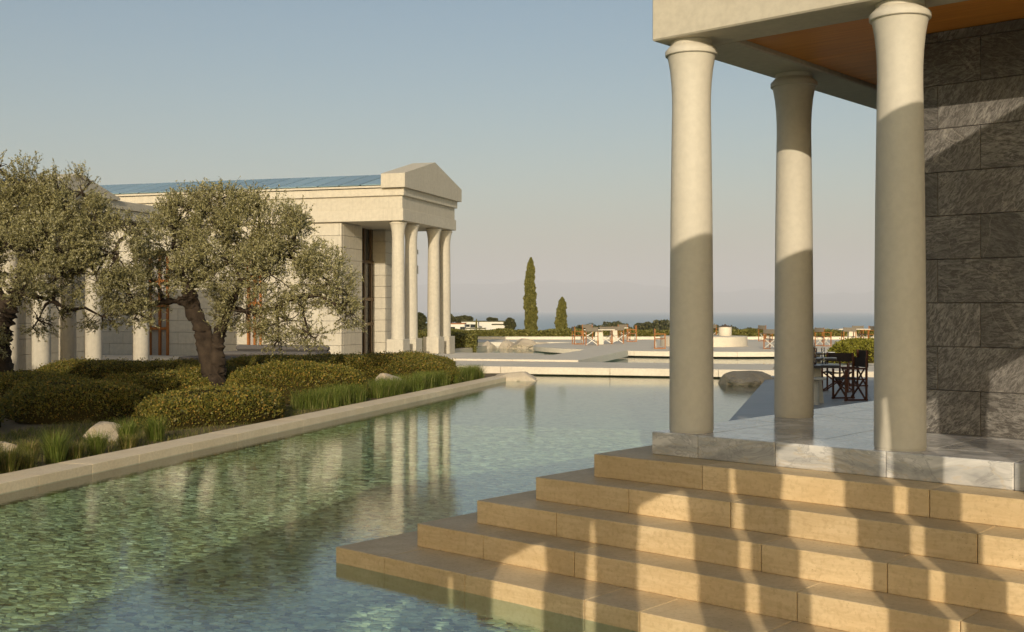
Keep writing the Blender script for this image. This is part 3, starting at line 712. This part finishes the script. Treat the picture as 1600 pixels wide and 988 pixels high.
ys_ = cy_[pick]+rng.normal(0,.085,n); w_ = np.maximum(cw_[pick]+rng.normal(0,.07,n), .59)
bxs = A1.x*(XE-w_)+A2.x*ys_; bys = A1.y*(XE-w_)+A2.y*ys_
o = blades(n, 0, 0, .05, 1, .40, .6, 'feather_grass', 'grass_green', None, (bxs, bys))
tag(o, 'band of green feather grass along the pool kerb below the shrubs', 'grass', kind='stuff')
n = 26000; ys_ = rng.uniform(8, 20, n); w_ = rng.uniform(.6, 3.6, n)
o = blades(n, 0, 0, .04, 1, .11, .9, 'dry_grass', 'grass', None, (A1.x*(XE-w_)+A2.x*ys_, A1.y*(XE-w_)+A2.y*ys_))
tag(o, 'thin dry ground grass on the soil beside the kerb', 'grass', kind='stuff')
def rock(x, y, z, sx, sy, sz, seed, label, rz=0, cut=.55, group=None):
    bm = bmesh.new(); bmesh.ops.create_icosphere(bm, subdivisions=5, radius=1)
    for v in bm.verts:
        p = v.co.copy(); n1 = mnoise.noise(p*1.1+Vector((seed*3.1,seed,0))); n2 = mnoise.noise(p*2.9+Vector((0,seed*2,seed)))
        cell = mnoise.cell(p*1.7+Vector((seed,0,seed*5)))
        n3 = mnoise.noise(p*8+Vector((seed,seed,1))); r = 1+.32*n1+.22*n2+.10*n3+.05*mnoise.noise(p*17)+.03*mnoise.noise(p*33)
        v.co = p*r
    for k in range(9):                       # broken faces
        random.seed(seed*10+k); nv = Vector((random.uniform(-1,1), random.uniform(-1,1), random.uniform(-.2,1))).normalized(); lim = random.uniform(.60,.88)
        for v in bm.verts:
            dd = v.co.dot(nv)-lim
            if dd > 0: v.co -= nv*dd*.85
    for v in bm.verts: v.co = Vector((v.co.x*sx, v.co.y*sy, v.co.z*sz))
    me = bpy.data.meshes.new('boulder'); bm.to_mesh(me); bm.free(); me.materials.append(M['rock'])
    o = link(bpy.data.objects.new('boulder', me)); o.location = (x, y, z); o.rotation_euler = (0, 0, rz); tag(o, label, 'rock', group); return o
p = at(163, 690, .06); rock(p.x, p.y, .16, .25, .22, .25, 1, 'upright pale boulder among the grass tufts in the bed')
p = at(8, 708, .06); rock(p.x, p.y, .09, .22, .2, .14, 2, 'small pale stone at the left edge of the bed')
rock(-2.75, 25.6, .3, .28, .25, .26, 3, 'pinkish stone wedged between the two sunlit shrubs')
rock(.02, 31.2, .04, .62, .42, .26, 4, 'flat wedge-shaped rock at the end of the pool kerb')
rock(-.95, 31.1, .16, .14, .13, .12, 5, 'small round grey stone at the tip of the large shrub')
p = at(1166, 601, 0); rock(p.x, p.y+.25, .05, .80, .5, .40, 6, 'large pale rock half in shade standing in the pool by the walkway')
p = at(1212, 592, 0); rock(p.x+.4, p.y+.6, .12, .45, .4, .42, 7, 'dark rock behind the middle column beside the dining terrace')
for i, (px, w, h, lab) in enumerate(((764,.45,.34,'dark grey rock at the left end of the far waterside row'), (792,.55,.38,'rounded pale rock second in the far waterside row'),
       (818,.75,.52,'tallest cracked slab rock in the far waterside row'), (846,.6,.36,'broad pale rock at the right end of the far waterside row'))):
    rock(atY(px,57), 57+.3*(i%2), .05, w, .5, h, 11+i, lab, group='rocks on the far edge of the upper pool')

# ------------------------------------------------------------------ olive trees
def olive(x, y, trunk, lobes, label, nleaf, seed, twigs=True):
    """trunk: limbs as lists of (dx, dy, z, r); lobes: (dx, dy, z, rx, ry, rz)"""
    global rng
    rng = np.random.default_rng(seed)
    t = empty('olive_tree', (x, y, .05)); tag(t, label, 'tree', 'olive trees in the planting bed')
    mb = MB()
    for limb in trunk:
        P = [Vector(q[:3]) for q in limb]; Rr = [q[3] for q in limb]; pts = []; rad = []
        for i in range(len(P)-1):
            for k in range(7):
                f = k/7; w = Vector((mnoise.noise(P[i]*3+Vector((k,seed,0))), mnoise.noise(P[i]*3+Vector((seed,k,9))), 0))*.05
                pts.append(P[i].lerp(P[i+1], f)+w*(Rr[i]*4)); rad.append((Rr[i]*(1-f)+Rr[i+1]*f)*(1+.10*mnoise.noise((i+f*1.3, seed, k*.7)))*.84)
        pts.append(P[-1]); rad.append(Rr[-1]); mb.tube(pts, rad, 26)
    tr = mb.build('trunk', M['bark'], t)
    # twist the bark into ribs
    for v in tr.data.vertices:
        c = v.co; n = mnoise.noise((c.x*8, c.y*8, c.z*1.1))*.085+mnoise.noise((c.x*16, c.y*16, c.z*3))*.022; v.co = c+v.normal*n
    br = MB(); ends = [Vector(q[:3]) for limb in trunk for q in limb[1:]]
    vol = np.array([l[3]*l[4]*l[5] for l in lobes])**.8; cnt = (vol/vol.sum()*nleaf).astype(int); Cs = []; Ds = []; per = 16
    for l, c in zip(lobes, cnt):
        nt = max(c//per, 10); q = rng.normal(size=(nt,3)); q /= np.linalg.norm(q, axis=1, keepdims=True)
        rad = rng.uniform(.25,1.0,(nt,1))**.42
        rough = np.array([1+.33*mnoise.noise((a[0]*2.3+l[0]*3, a[1]*2.3, a[2]*2.3+seed)) for a in q])[:,None]
        base = np.array(l[:3])+q*rad*rough*np.array(l[3:6])
        keep = np.array([mnoise.noise((b[0]*1.9, b[1]*1.9, b[2]*1.9+seed)) for b in base]) > -.12   # gaps between clumps
        base = base[keep]; q = q[keep]; nt = len(base)
        tip = q*.55+rng.normal(size=(nt,3))*.35+np.array([0,0,.45]); low = (q[:,2] < -.25)[:,None]
        tip = np.where(low, tip*np.array([1,1,-.2])+np.array([0,0,-.25]), tip); tip /= np.linalg.norm(tip, axis=1, keepdims=True)
        ln = rng.uniform(.16,.36,(nt,1))
        for j in range(per):
            f = (j+rng.uniform(0,1,(nt,1)))/per
            Cs.append(base+tip*ln*f+rng.normal(size=(nt,3))*.016); Ds.append(tip*.75+rng.normal(size=(nt,3))*.55)
        c0 = Vector(l[:3]); e0 = min(ends, key=lambda e: (e-c0).length); mid = e0.lerp(c0,.5)+Vector((0,0,.12))
        br.tube([e0, mid, c0], [.045,.032,.02], 6)
        for k in range(9):
            b = Vector(base[rng.integers(nt)]); m = c0.lerp(b,.55)+Vector(rng.normal(size=3)*.08); br.tube([c0, m, b], [.018,.011,.005], 5)
        for k in range(min(nt, 110)):
            b = base[k]; br.tube([b-tip[k]*.12, b+tip[k]*ln[k]], [.004,.002], 3, False)
    br.build('branches', M['bark'], t, fix=False)
    C = np.concatenate(Cs); D = np.concatenate(Ds); n = len(C); L = rng.uniform(.05,.085,n)
    leaves('crown', C, D, L, L*.30, M['olive'], t)
    return t
def px_tree(Y, x0):       # photo pixel -> tree-local position at depth Y
    return lambda px, py, dy=0.: (atY(px, Y)-x0, dy, CZ+(HZ-py)/F*Y-.05)
Y1 = 25.6; x1_ = atY(331, Y1); T = px_tree(Y1, x1_); k1 = Y1/F
def L1(px, py, rx, ry, dy): p = T(px, py, dy); return (*p, rx*k1, max(rx,ry)*k1*.95, ry*k1)
def lm(T, *pts): return [(*T(px,py,dy), r) for px,py,dy,r in pts]
trunk1 = [lm(T,(333,616,0,.40),(333,600,0,.31),(330,570,0,.27),(322,540,0,.25),(316,515,0,.22),(302,485,.05,.19),(292,458,.1,.17),(303,440,.1,.15),(330,420,.1,.12),(356,408,.2,.07)),
          lm(T,(336,614,-.05,.30),(338,575,-.05,.24),(339,548,-.05,.20),(344,522,-.1,.14),(362,480,-.3,.10),(385,445,-.5,.07),(410,410,-.6,.04)),
          lm(T,(304,482,0,.12),(285,470,-.1,.09),(262,472,-.3,.07),(238,478,-.4,.05),(215,470,-.5,.03)),
          lm(T,(293,455,.1,.12),(278,430,.4,.09),(262,395,.6,.06),(258,360,.7,.03)),
          lm(T,(362,480,-.3,.07),(405,490,-.5,.06),(440,480,-.6,.05),(470,465,-.6,.045),(505,462,-.6,.03),(535,478,-.6,.02)),
          lm(T,(356,408,.2,.07),(400,395,.3,.06),(450,400,.3,.045),(490,425,.3,.03))]
lob1 = [L1(300,370,70,58,.2),L1(350,345,66,45,0),L1(405,360,72,52,.1),L1(455,385,62,50,-.1),L1(500,430,48,42,-.2),L1(430,430,66,45,-.6),
        L1(370,410,62,52,-.7),L1(255,395,42,50,.3),L1(240,440,34,42,-.1),L1(395,485,52,36,-.6),L1(455,500,48,30,-.5),L1(530,455,30,38,-.4),
        L1(490,520,26,24,-.6),L1(290,325,34,26,.1),L1(340,310,32,20,.1),L1(405,322,30,20,0),L1(470,345,24,22,0),L1(265,350,34,34,.2),L1(315,430,36,34,-.8),L1(545,490,20,26,-.3),L1(365,505,20,26,-.7),L1(445,530,20,14,-.6)]
first_olive = olive(x1_, Y1, trunk1, lob1, 'olive tree with gnarled twisted trunk rising behind the sunlit mound shrub', 145000, 21)
Y2 = 24.0; x2_ = atY(8, Y2); T = px_tree(Y2, x2_); k1 = Y2/F
trunk2 = [lm(T,(6,610,0,.38),(4,580,0,.28),(0,550,0,.25),(2,520,0,.24),(12,490,0,.21),(20,462,0,.18),(38,430,.1,.14),(60,395,.2,.10),(75,350,.3,.05)),
          lm(T,(14,488,0,.14),(-10,450,.1,.12),(-40,410,.2,.08),(-60,370,.2,.04)),
          lm(T,(22,462,-.1,.08),(60,462,-.3,.06),(95,470,-.4,.045),(120,485,-.5,.03)),
          lm(T,(45,418,.1,.09),(90,405,.1,.07),(130,395,.2,.05),(170,400,.2,.03))]
lob2 = [L1(50,330,62,52,.2),L1(110,335,56,44,.1),L1(45,282,34,30,.1),L1(85,300,40,30,.2),L1(125,300,28,34,.1),L1(20,385,58,48,-.3),L1(90,385,60,46,-.4),L1(145,375,48,44,0),
        L1(185,405,40,42,0),L1(155,430,46,42,-.2),L1(105,430,50,34,-.5),L1(-30,340,60,60,.2),L1(-50,410,60,50,-.1),L1(60,450,36,28,-.4),L1(75,500,26,22,-.5),L1(110,490,22,20,-.5),
        L1(195,455,34,34,.1),L1(0,535,24,20,-.5),L1(195,365,30,24,.2),L1(165,495,26,18,-.2),L1(-4,262,16,12,0),L1(210,490,26,20,.2)]
olive(x2_, Y2, trunk2, lob2, 'olive tree cut by the left edge of the photo with leaning trunk', 145000, 22)
for (xx, yy, sc_, rz_, lab) in ((-11.6, 4.6, 1.65, 1.2, 'large added olive tree out of view, shading the left part of the bed'), (-16.0, 10.5, 1.5, 2.9, 'broad added olive tree out of view at the far left of the bed'), (-9.9, 9.0, 1.1, .6, 'small added olive tree out of view at the left beside the pool kerb'), (-10.6, 7.2, 1.35, 3.7, 'bushy added olive tree out of view behind the small one')):  # unseen copies of the first olive, added to shade the left hedges
    o = copy_tree(first_olive); o.location = (xx, yy, .05); o.scale = (sc_,)*3; o.rotation_euler.z = rz_; tag(o, lab, 'tree', 'olive trees in the planting bed')
rng = np.random.default_rng(99)

# ------------------------------------------------------------------ cypresses, hedge and trees beyond the terrace
def cypress(px, Y, ytop, ybot, wpx, label, seed, n=26000):
    k = Y/F; h = (ybot-ytop)*k; r = wpx*k/2; zb_ = CZ-(ybot-HZ)*k
    t = empty('cypress_tree', (atY(px,Y), Y, zb_-.4)); tag(t, label, 'tree', 'cypress trees beyond the terrace'); h += .4
    MB().tube([(0,0,-.2),(0,0,h*.5),(0,0,h*.9)], [.10,.06,.02], 8).build('trunk', M['bark'], t)
    f = rng.uniform(0,1,n); th = rng.uniform(0,2*math.pi,n)
    prof = np.interp(f, [0,.08,.35,.6,.82,.94,1], [.92,1,1.0,.88,.70,.40,.06])*(1+.13*np.sin(7*th+11*f)+.12*np.sin(23*f+3*th+seed)+.10*np.sin(3*th+61*f)+.06*np.sin(5*th-90*f))
    rr = r*prof*rng.uniform(.75,1.0,n)**.5*1.02
    off = .12*r*np.sin(f*6+seed)
    C = np.stack([rr*np.cos(th)+off, rr*np.sin(th), f*h], 1)
    D = np.stack([np.cos(th)*.3, np.sin(th)*.3, np.full(n,1.)], 1)+rng.normal(size=(n,3))*.3; L = rng.uniform(.06,.14,n)
    leaves('crown', C, D, L, L*.45, M['cyp'], t)
    V = []; nt = 20; m = 24
    for i in range(m+1):
        f = i/m; p = r*float(np.interp(f, [0,.08,.35,.6,.82,.94,1], [.66,.72,.72,.62,.46,.22,.01]))
        V += [(p*math.cos(2*math.pi*q/nt)+.12*r*math.sin(f*6+seed), p*math.sin(2*math.pi*q/nt), f*h*.97) for q in range(nt)]
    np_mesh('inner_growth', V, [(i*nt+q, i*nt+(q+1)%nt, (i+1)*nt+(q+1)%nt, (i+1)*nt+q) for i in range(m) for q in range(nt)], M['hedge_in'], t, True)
cypress(829, 71, 403, 518, 17.5, 'tall narrow cypress rising above the far hedge', 1)
cypress(877.5, 71, 465, 519, 16, 'short cypress standing just right of the tall one', 2, 13000)
def hedge_row(x0, x1, y, d, z0, z1, label, n, name='clipped_hedge'):
    h = empty(name, ((x0+x1)/2, y, z0)); tag(h, label, 'hedge'); w = (x1-x0)/2; hh = z1-z0
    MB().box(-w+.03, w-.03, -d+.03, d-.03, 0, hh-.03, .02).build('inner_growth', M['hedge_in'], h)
    nt = int(n*.55); top = np.stack([rng.uniform(-w,w,nt), rng.uniform(-d,d,nt), np.full(nt,hh)], 1)
    nf = n-nt; fr = np.stack([rng.uniform(-w,w,nf), np.full(nf,-d), rng.uniform(0,hh,nf)], 1)
    C = np.concatenate([top, fr]); C[:,2] += .04*np.sin(C[:,0]*1.7)+.03*np.sin(C[:,0]*4.1); C += rng.normal(size=C.shape)*.03
    D = rng.normal(size=C.shape)+np.array([0,-.3,.5]); L = rng.uniform(.07,.14,n)
    leaves('foliage', C, D, L, L*.6, M['cyp'], h)
hedge_row(-7.5, 27, 69.5, .9, .1, .66, 'long clipped hedge along the far edge of the terrace', 60000)
hedge_row(-7.5, -1.6, 53.0, 1.6, .0, .80, 'dark clipped hedge on the left bank of the upper pool', 12000)
o = MB().box(-6, 26, 66.6, 67.0, -.3, .36, .01).build('low_wall', M['deck']); tag(o, 'low cream stone wall in front of the far hedge', 'wall')
# left kerb of the upper pool
o = MB(); a = at(700,549,.2); b = at(756,541,.2); o.bar((a.x-1.2,a.y-6,.02), (b.x-.1,b.y,.02), .5, .4)
o = o.build('pool_kerb', M['coping']); tag(o, 'stone kerb on the left bank of the upper pool', 'kerb')
o = shrub('round_bush', 11.55, 37.2, 1.15, 1.0, .78, 'bright yellow-green round bush behind the dining chairs', 5.5, 'bush', 900, 'lime_bush', .8, .07, 0, .2, None)
def leafy(name, x, y, z, lobes, n, size, label, mat='pine', group=None, trunk=.12):
    t = empty(name, (x,y,z)); tag(t, label, 'tree', group)
    top = max(l[2] for l in lobes); MB().tube([(0,0,-.3),(0,0,top*.6),(.1,0,top)], [trunk,trunk*.8,trunk*.4], 7).build('trunk', M['bark'], t)
    Cs = []; Ds = []; cb = MB()
    for l in lobes:
        m = n//len(lobes); q = rng.normal(size=(m,3)); q /= np.linalg.norm(q,axis=1,keepdims=True)
        r = np.array([1+.3*mnoise.noise((a[0]*2+l[0], a[1]*2, a[2]*2+l[2])) for a in q])[:,None]*rng.uniform(.7,1,(m,1))
        Cs.append(np.array(l[:3])+q*r*np.array(l[3:6])); Ds.append(q*.5+rng.normal(size=(m,3)))
    C = np.concatenate(Cs); D = np.concatenate(Ds); L = rng.uniform(.6,1.2,len(C))*size
    leaves('crown', C, D, L, L*.7, M[mat], t)
def px_lobes(Y, px0, z0, ls): k = Y/F; return [((px-px0)*k, dy, CZ+(HZ-py)*k-z0, rx*k, rx*k, ry*k) for px,py,rx,ry,dy in ls]
def tz(Y): return float(terr_z(0, Y))
for nm, Y, px0, ls, lab in (('pine_tree', 240, 796, [(797,502,7,5,0),(793,506,6,4,.5),(801,507,5,5,0),(798,512,6,5,.3),(792,513,3,4,0)], 'rounded pine standing at the right end of the white villas'),
       ('pine_tree', 150, 657, [(656,494,6,5,0),(659,499,7,6,.4),(652,502,6,7,0),(658,508,7,6,0),(651,511,6,5,0)], 'dense tree seen between the temple porch columns'),
       ('pine_tree', 330, 703, [(700,495,7,5,0),(706,499,6,4,0),(698,501,8,4,0)], 'dark pine behind the villas next to the porch column'),
       ('pine_tree', 330, 722, [(716,499,7,4,0),(725,498,8,4.5,0),(733,499,6,4,0),(722,502,12,3,0)], 'broad low pine grove tree behind the villa roofs'),
       ('pine_tree', 300, 768, [(766,499,5,2,0),(773,500,4,2,0)], 'flat-crowned small tree behind the villa roofs')):
    leafy(nm, atY(px0,Y), Y, tz(Y), px_lobes(Y, px0, tz(Y), ls), 5000, .5*Y/240, lab, trunk=.3)
# wooded ridge: one mass of crowns
Cs = []; Ds = []; core = MB(); base_r = np.random.default_rng(5)
skyline = [(640,500),(690,508),(760,513),(880,517),(905,508),(930,505),(960,503),(985,507),(1010,504),(1035,500),(1060,501),(1100,504),(1130,510),(1160,510),(1180,515),(1200,520),(1270,522),(1330,517),(1380,513),(1450,512)]
for i in range(240):
    px = base_r.uniform(640, 1450); Y = base_r.uniform(380, 500); ytop = np.interp(px, [a for a,_ in skyline], [b for _,b in skyline])+base_r.uniform(0,8)
    if ytop > 521: continue
    r = base_r.uniform(1.6,3.4); z = CZ-(ytop-HZ)*Y/F-r*.75; x = atY(px, Y)
    m = 330; q = rng.normal(size=(m,3)); q /= np.linalg.norm(q,axis=1,keepdims=True); rr = rng.uniform(.8,1.08,(m,1))*(1+.15*np.sin(5*q[:,:1]+i)*np.cos(4*q[:,2:]))
    Cs.append(np.array((x,Y,z))+q*rr*np.array((r*1.25,r*1.2,r*.8))); Ds.append(q*.4+rng.normal(size=(m,3)))
C = np.concatenate(Cs); D = np.concatenate(Ds); L = rng.uniform(.5,1.1,len(C))
o = leaves('wooded_ridge', C, D, L, L*.75, M['pine']); tag(o, 'low wooded ridge of rounded tree crowns in front of the sea', 'woodland', kind='stuff')

# ------------------------------------------------------------------ white villas
def villa(name, label, Y, px0, px1, ytop, ybot, depth, roofgreen=True, wins=(), door=()):
    k = Y/F; x0, x1 = atY(px0,Y), atY(px1,Y); z1 = CZ-(ytop-HZ)*k; z0 = CZ-(ybot-HZ)*k
    v = empty(name, ((x0+x1)/2, Y, z0)); tag(v, label, 'house', 'white villas below the terrace'); w = (x1-x0)/2; h = z1-z0
    MB().box(-w, w, 0, depth, -1.5, h, .02).build('wall', M['white'], v)
    MB().box(-w-.15, w+.15, -.15, depth+.1, h+.002, h+.16, .02).build('roof', M['scrub'] if roofgreen else M['teak'], v)
    for a, b, ya, yb in wins:
        f_ = MB().box(atY(a,Y)-(x0+x1)/2, atY(b,Y)-(x0+x1)/2, -.06, -.01, CZ-(yb-HZ)*k-z0, CZ-(ya-HZ)*k-z0).build('window', M['glassdark'], v)
villa('white_villa', 'low white villa with two dark windows next to the porch column', 235, 690, 726, 506.5, 517, 8, False, ((704,711,511,515.5),(719,726,511,515.5)))
villa('white_villa', 'white villa wing with shaded loggia behind the small cypress', 250, 721, 747, 503, 513, 8, True, ((727,734,507,511),(735,743,507,512)))
villa('white_villa', 'long white villa block at the back of the group', 262, 746, 787, 503, 514, 8, True)
villa('white_villa', 'white villa block at the right end beside the rounded pine', 245, 769, 795.5, 508, 518, 8, True)
villa('white_villa', 'lowest flat white annex in front of the other villas', 228, 727, 758, 514, 518.5, 2, True)
cypress(744.3, 238, 498.5, 512, 2.6, 'tiny dark cypress in front of the white villas', 3, 2500)

# ------------------------------------------------------------------ furniture
def chair(wood, cloth, pale):
    c = empty('director_chair')
    W, Dp = .28, .22
    for sx in (-1,1):
        MB().bar((sx*W,-Dp,0),(sx*W,-Dp,.86),.035).build('back_leg', M[wood], c)
        MB().bar((sx*W,Dp,0),(sx*W,Dp,.62),.035).build('front_leg', M[wood], c)
        MB().bar((sx*W,-Dp-.03,.02),(sx*W,Dp+.03,.02),.03,.03).build('foot_rail', M[wood], c)
        MB().bar((sx*W,-Dp-.02,.635),(sx*W,Dp+.05,.635),.05,.02).build('armrest', M[wood], c)
        MB().bar((sx*(W-.02),-Dp,.43),(sx*(W-.02),Dp,.43),.025).build('seat_rail', M[wood], c)
    for y in (-Dp+.03, Dp-.03):
        MB().bar((-W+.02,y-.01,.04),(W-.02,y-.01,.42),.028).build('cross_brace', M[pale], c)
        MB().bar((W-.02,y+.02,.04),(-W+.02,y+.02,.42),.028).build('cross_brace', M[pale], c)
    mb = MB(); n = 8
    vs = []; 
    for i in range(n+1):
        f = -1+2*i/n; vs += [(f*W,-Dp-.01,.445-.03*(1-f*f)),(f*W,Dp+.01,.445-.03*(1-f*f)),(f*W,-Dp-.01,.435-.03*(1-f*f)),(f*W,Dp+.01,.435-.03*(1-f*f))]
    fs = []
    for i in range(n): a = 4*i; b = a+4; fs += [(a,b,b+1,a+1),(a+2,a+3,b+3,b+2),(a,a+2,b+2,b),(a+1,b+1,b+3,a+3)]
    MB().add(vs, fs).build('seat', M[cloth], c)
    vs = []
    for i in range(n+1):
        f = -1+2*i/n; yy = -Dp-.02-.025*(1-f*f); vs += [(f*(W+.02),yy,.66),(f*(W+.02),yy,.85),(f*(W+.02),yy-.012,.66),(f*(W+.02),yy-.012,.85)]
    MB().add(vs, fs).build('backrest', M[cloth], c)
    return c
far_proto = chair('teak', 'canvas', 'white'); near_proto = chair('darkwood', 'canvas_dark', 'darkwood')
used = {}
def put_chair(proto, x, y, z, rz, label, group):
    o = proto if id(proto) not in used else copy_tree(proto); used[id(proto)] = 1
    o.location = (x, y, z); o.rotation_euler = (0,0,rz); tag(o, label, 'chair', group)
Rr, La, Aw, Tw = -math.pi/2, math.pi/2, 0, math.pi
fc = [(903,538.2,Rr+.15,'director chair at the left end of the terrace tables, in profile'),
      (925,540,Aw-.1,'director chair with its canvas back to us, left of three'),
      (946,537.5,Aw+.05,'director chair with its canvas back to us, middle of three'),
      (965,537,Aw,'director chair with its canvas back to us, right of three'),
      (987,534,La,'director chair in profile at the right end of the terrace tables'),
      (918,531,Tw,'director chair on the far side of the terrace tables, left'),
      (975,531,Tw+.2,'director chair on the far side of the terrace tables, right'),
      (1031,545,Rr-.1,'lone director chair left of the front column'),
      (1207,545.5,Rr+.75,'director chair just left of the middle column, nearer one'),
      (1196,533.5,Rr+.5,'director chair just left of the middle column, farther one'),
      (1286,541,Rr+.5,'director chair in profile just right of the middle column'),
      (1326,540,Aw-.05,'director chair with pale canvas back and white crossed legs near the yellow bush'),
      (1338,535,Aw+.05,'director chair half behind the pale one near the yellow bush'),
      (1357,536,La+.3,'director chair frame right above the yellow bush'),
      (1116,531,Rr+.8,'director chair behind the stone drum beside the front column')]
for px, py, rz, lab in fc:
    p = at(px, py, .25); put_chair(far_proto, p.x, p.y, .25, rz, lab, 'director chairs on the round terrace')
def table(x, y, z, w, d, h, rz, label, top, base, group, block=.32):
    t = empty('dining_table', (x,y,z), rz); tag(t, label, 'table', group)
    MB().box(-w/2, w/2, -d/2, d/2, h-.045, h, .008).build('table_top', M[top], t)
    mb = MB(); b = block
    mb.add([(-b,-b*.7,0),(b,-b*.7,0),(b,b*.7,0),(-b,b*.7,0),(-b*.8,-b*.6,h-.046),(b*.8,-b*.6,h-.046),(b*.8,b*.6,h-.046),(-b*.8,b*.6,h-.046)], [(3,2,1,0),(4,5,6,7),(0,1,5,4),(1,2,6,5),(2,3,7,6),(3,0,4,7)])
    mb.build('pedestal', M[base], t); return t
for px, py, w, lab in ((937,538.5,1.5,'pale stone terrace table nearest among the chairs left'), (960,533.5,1.5,'pale stone terrace table behind the first one'), (1336,537,1.6,'pale stone terrace table near the yellow bush')):
    p = at(px, py, .25); table(p.x, p.y+.5, .25, w, .9, .73, 0, lab, 'deck', 'deck', 'tables on the round terrace', .22)
# stone drum with a low metal lid on the round plinth
p = Vector((atY(1133,54.2), 54.2, 0)); d_ = empty('stone_drum', (p.x, p.y, .70)); tag(d_, 'pale stone drum with shallow metal lid on the round plinth', 'fire pit')
MB().lathe([(.30,0),(.31,.02),(.31,.40),(.30,.42)], 40).build('drum', M['deck'], d_)
MB().lathe([(.34,.42),(.34,.435),(.08,.50),(.05,.52),(.03,.55)], 40).build('lid', M['bronze'], d_)
# dining tables and chairs on the grey terrace
for i, (px, Y, lab) in enumerate(((1262,22.4,'nearest dark dining table behind the middle column'), (1264,25.6,'second dark dining table beyond the nearest one'), (1266,28.8,'third dark dining table farthest on the grey terrace'))):
    x = atY(px, Y); table(x, Y, .12, 1.1, .85, .74, -.12, lab, 'table', 'lime', 'dark dining tables', .28)
    zt = .12+.741
    for k, (dx, dy) in enumerate(((.36,-.2),(.46,.12),(.25,.05))):
        names = ('front', 'right', 'middle'); ords = ('nearest', 'second', 'third')
        g_ = MB().lathe([(.026,0),(.034,.01),(.036,.12),(.0345,.12),(.032,.015)], 20, cap=False).build('water_glass', M['glass']); g_.location = (x+dx-.1, Y+dy, zt)
        tag(g_, f'clear water glass at the {names[k]} of the {ords[i]} dark dining table', 'glass', 'glasses on the dining tables')
    b_ = empty('oil_caddy', (x+.12, Y+.16, zt)); tag(b_, f'dark bottle holder standing on the {ords[i]} dark dining table', 'caddy', 'bottle holders on the dining tables')
    MB().box(-.07,.07,-.06,.06,0,.10,.006).build('holder', M['darkwood'], b_)
    for dx in (-.03,.035): MB().lathe([(.022,.02),(.022,.15),(.009,.18),(.009,.23),(.012,.235)], 14).build('bottle', M['iron'], b_).location = (dx,0,0)
    np_ = MB().box(-.16,.16,-.09,.09,0,.018,.006).build('napkin', M['linen']); np_.location = (x+.36, Y-.28, zt+.001); np_.rotation_euler.z = .1
    tag(np_, f'folded pale napkin on the edge of the {ords[i]} dark dining table', 'napkin', 'napkins on the dining tables')
p = at(1327.5, 625, .12); put_chair(near_proto, p.x, p.y, .12, math.radians(100), 'dark director chair nearest on the grey dining terrace, in profile', 'dark dining chairs')
p = at(1312, 612, .12); put_chair(near_proto, p.x-.05, p.y, .12, math.radians(150), 'dark director chair with square back beside the nearest dining table', 'dark dining chairs')
p = at(1333, 603, .12); put_chair(near_proto, p.x, p.y, .12, math.radians(95), 'third dark director chair, mostly hidden behind the nearest two', 'dark dining chairs')
p = at(1272, 632, .12); s_ = empty('side_stool', (p.x, p.y, .12)); tag(s_, 'round pale pedestal stool just right of the middle column', 'stool')
MB().lathe([(.105,0),(.105,.02),(.085,.03),(.085,.465),(.1,.47)], 28).build('pedestal', M['lime'], s_)
MB().lathe([(.20,.471),(.225,.485),(.225,.505),(.20,.515)], 32).build('seat', M['lime'], s_)

# ------------------------------------------------------------------ haze over land and gulf
hz = MB().box(-95000, 95000, -700, 76000, -110, 1700).mesh('haze', M['white']); hz.materials.clear()
t = NT('haze_air'); pv = t.n('ShaderNodeVolumePrincipled'); pv.inputs['Color'].default_value = (.95,.92,.97,1); pv.inputs['Density'].default_value = 6e-5
pv.inputs['Anisotropy'].default_value = -.1; t.l(pv.outputs[0], t.out.inputs['Volume']); hz.materials.append(t.m)
o = link(bpy.data.objects.new('haze', hz)); tag(o, 'pale evening haze over the gulf', 'haze', kind='stuff')
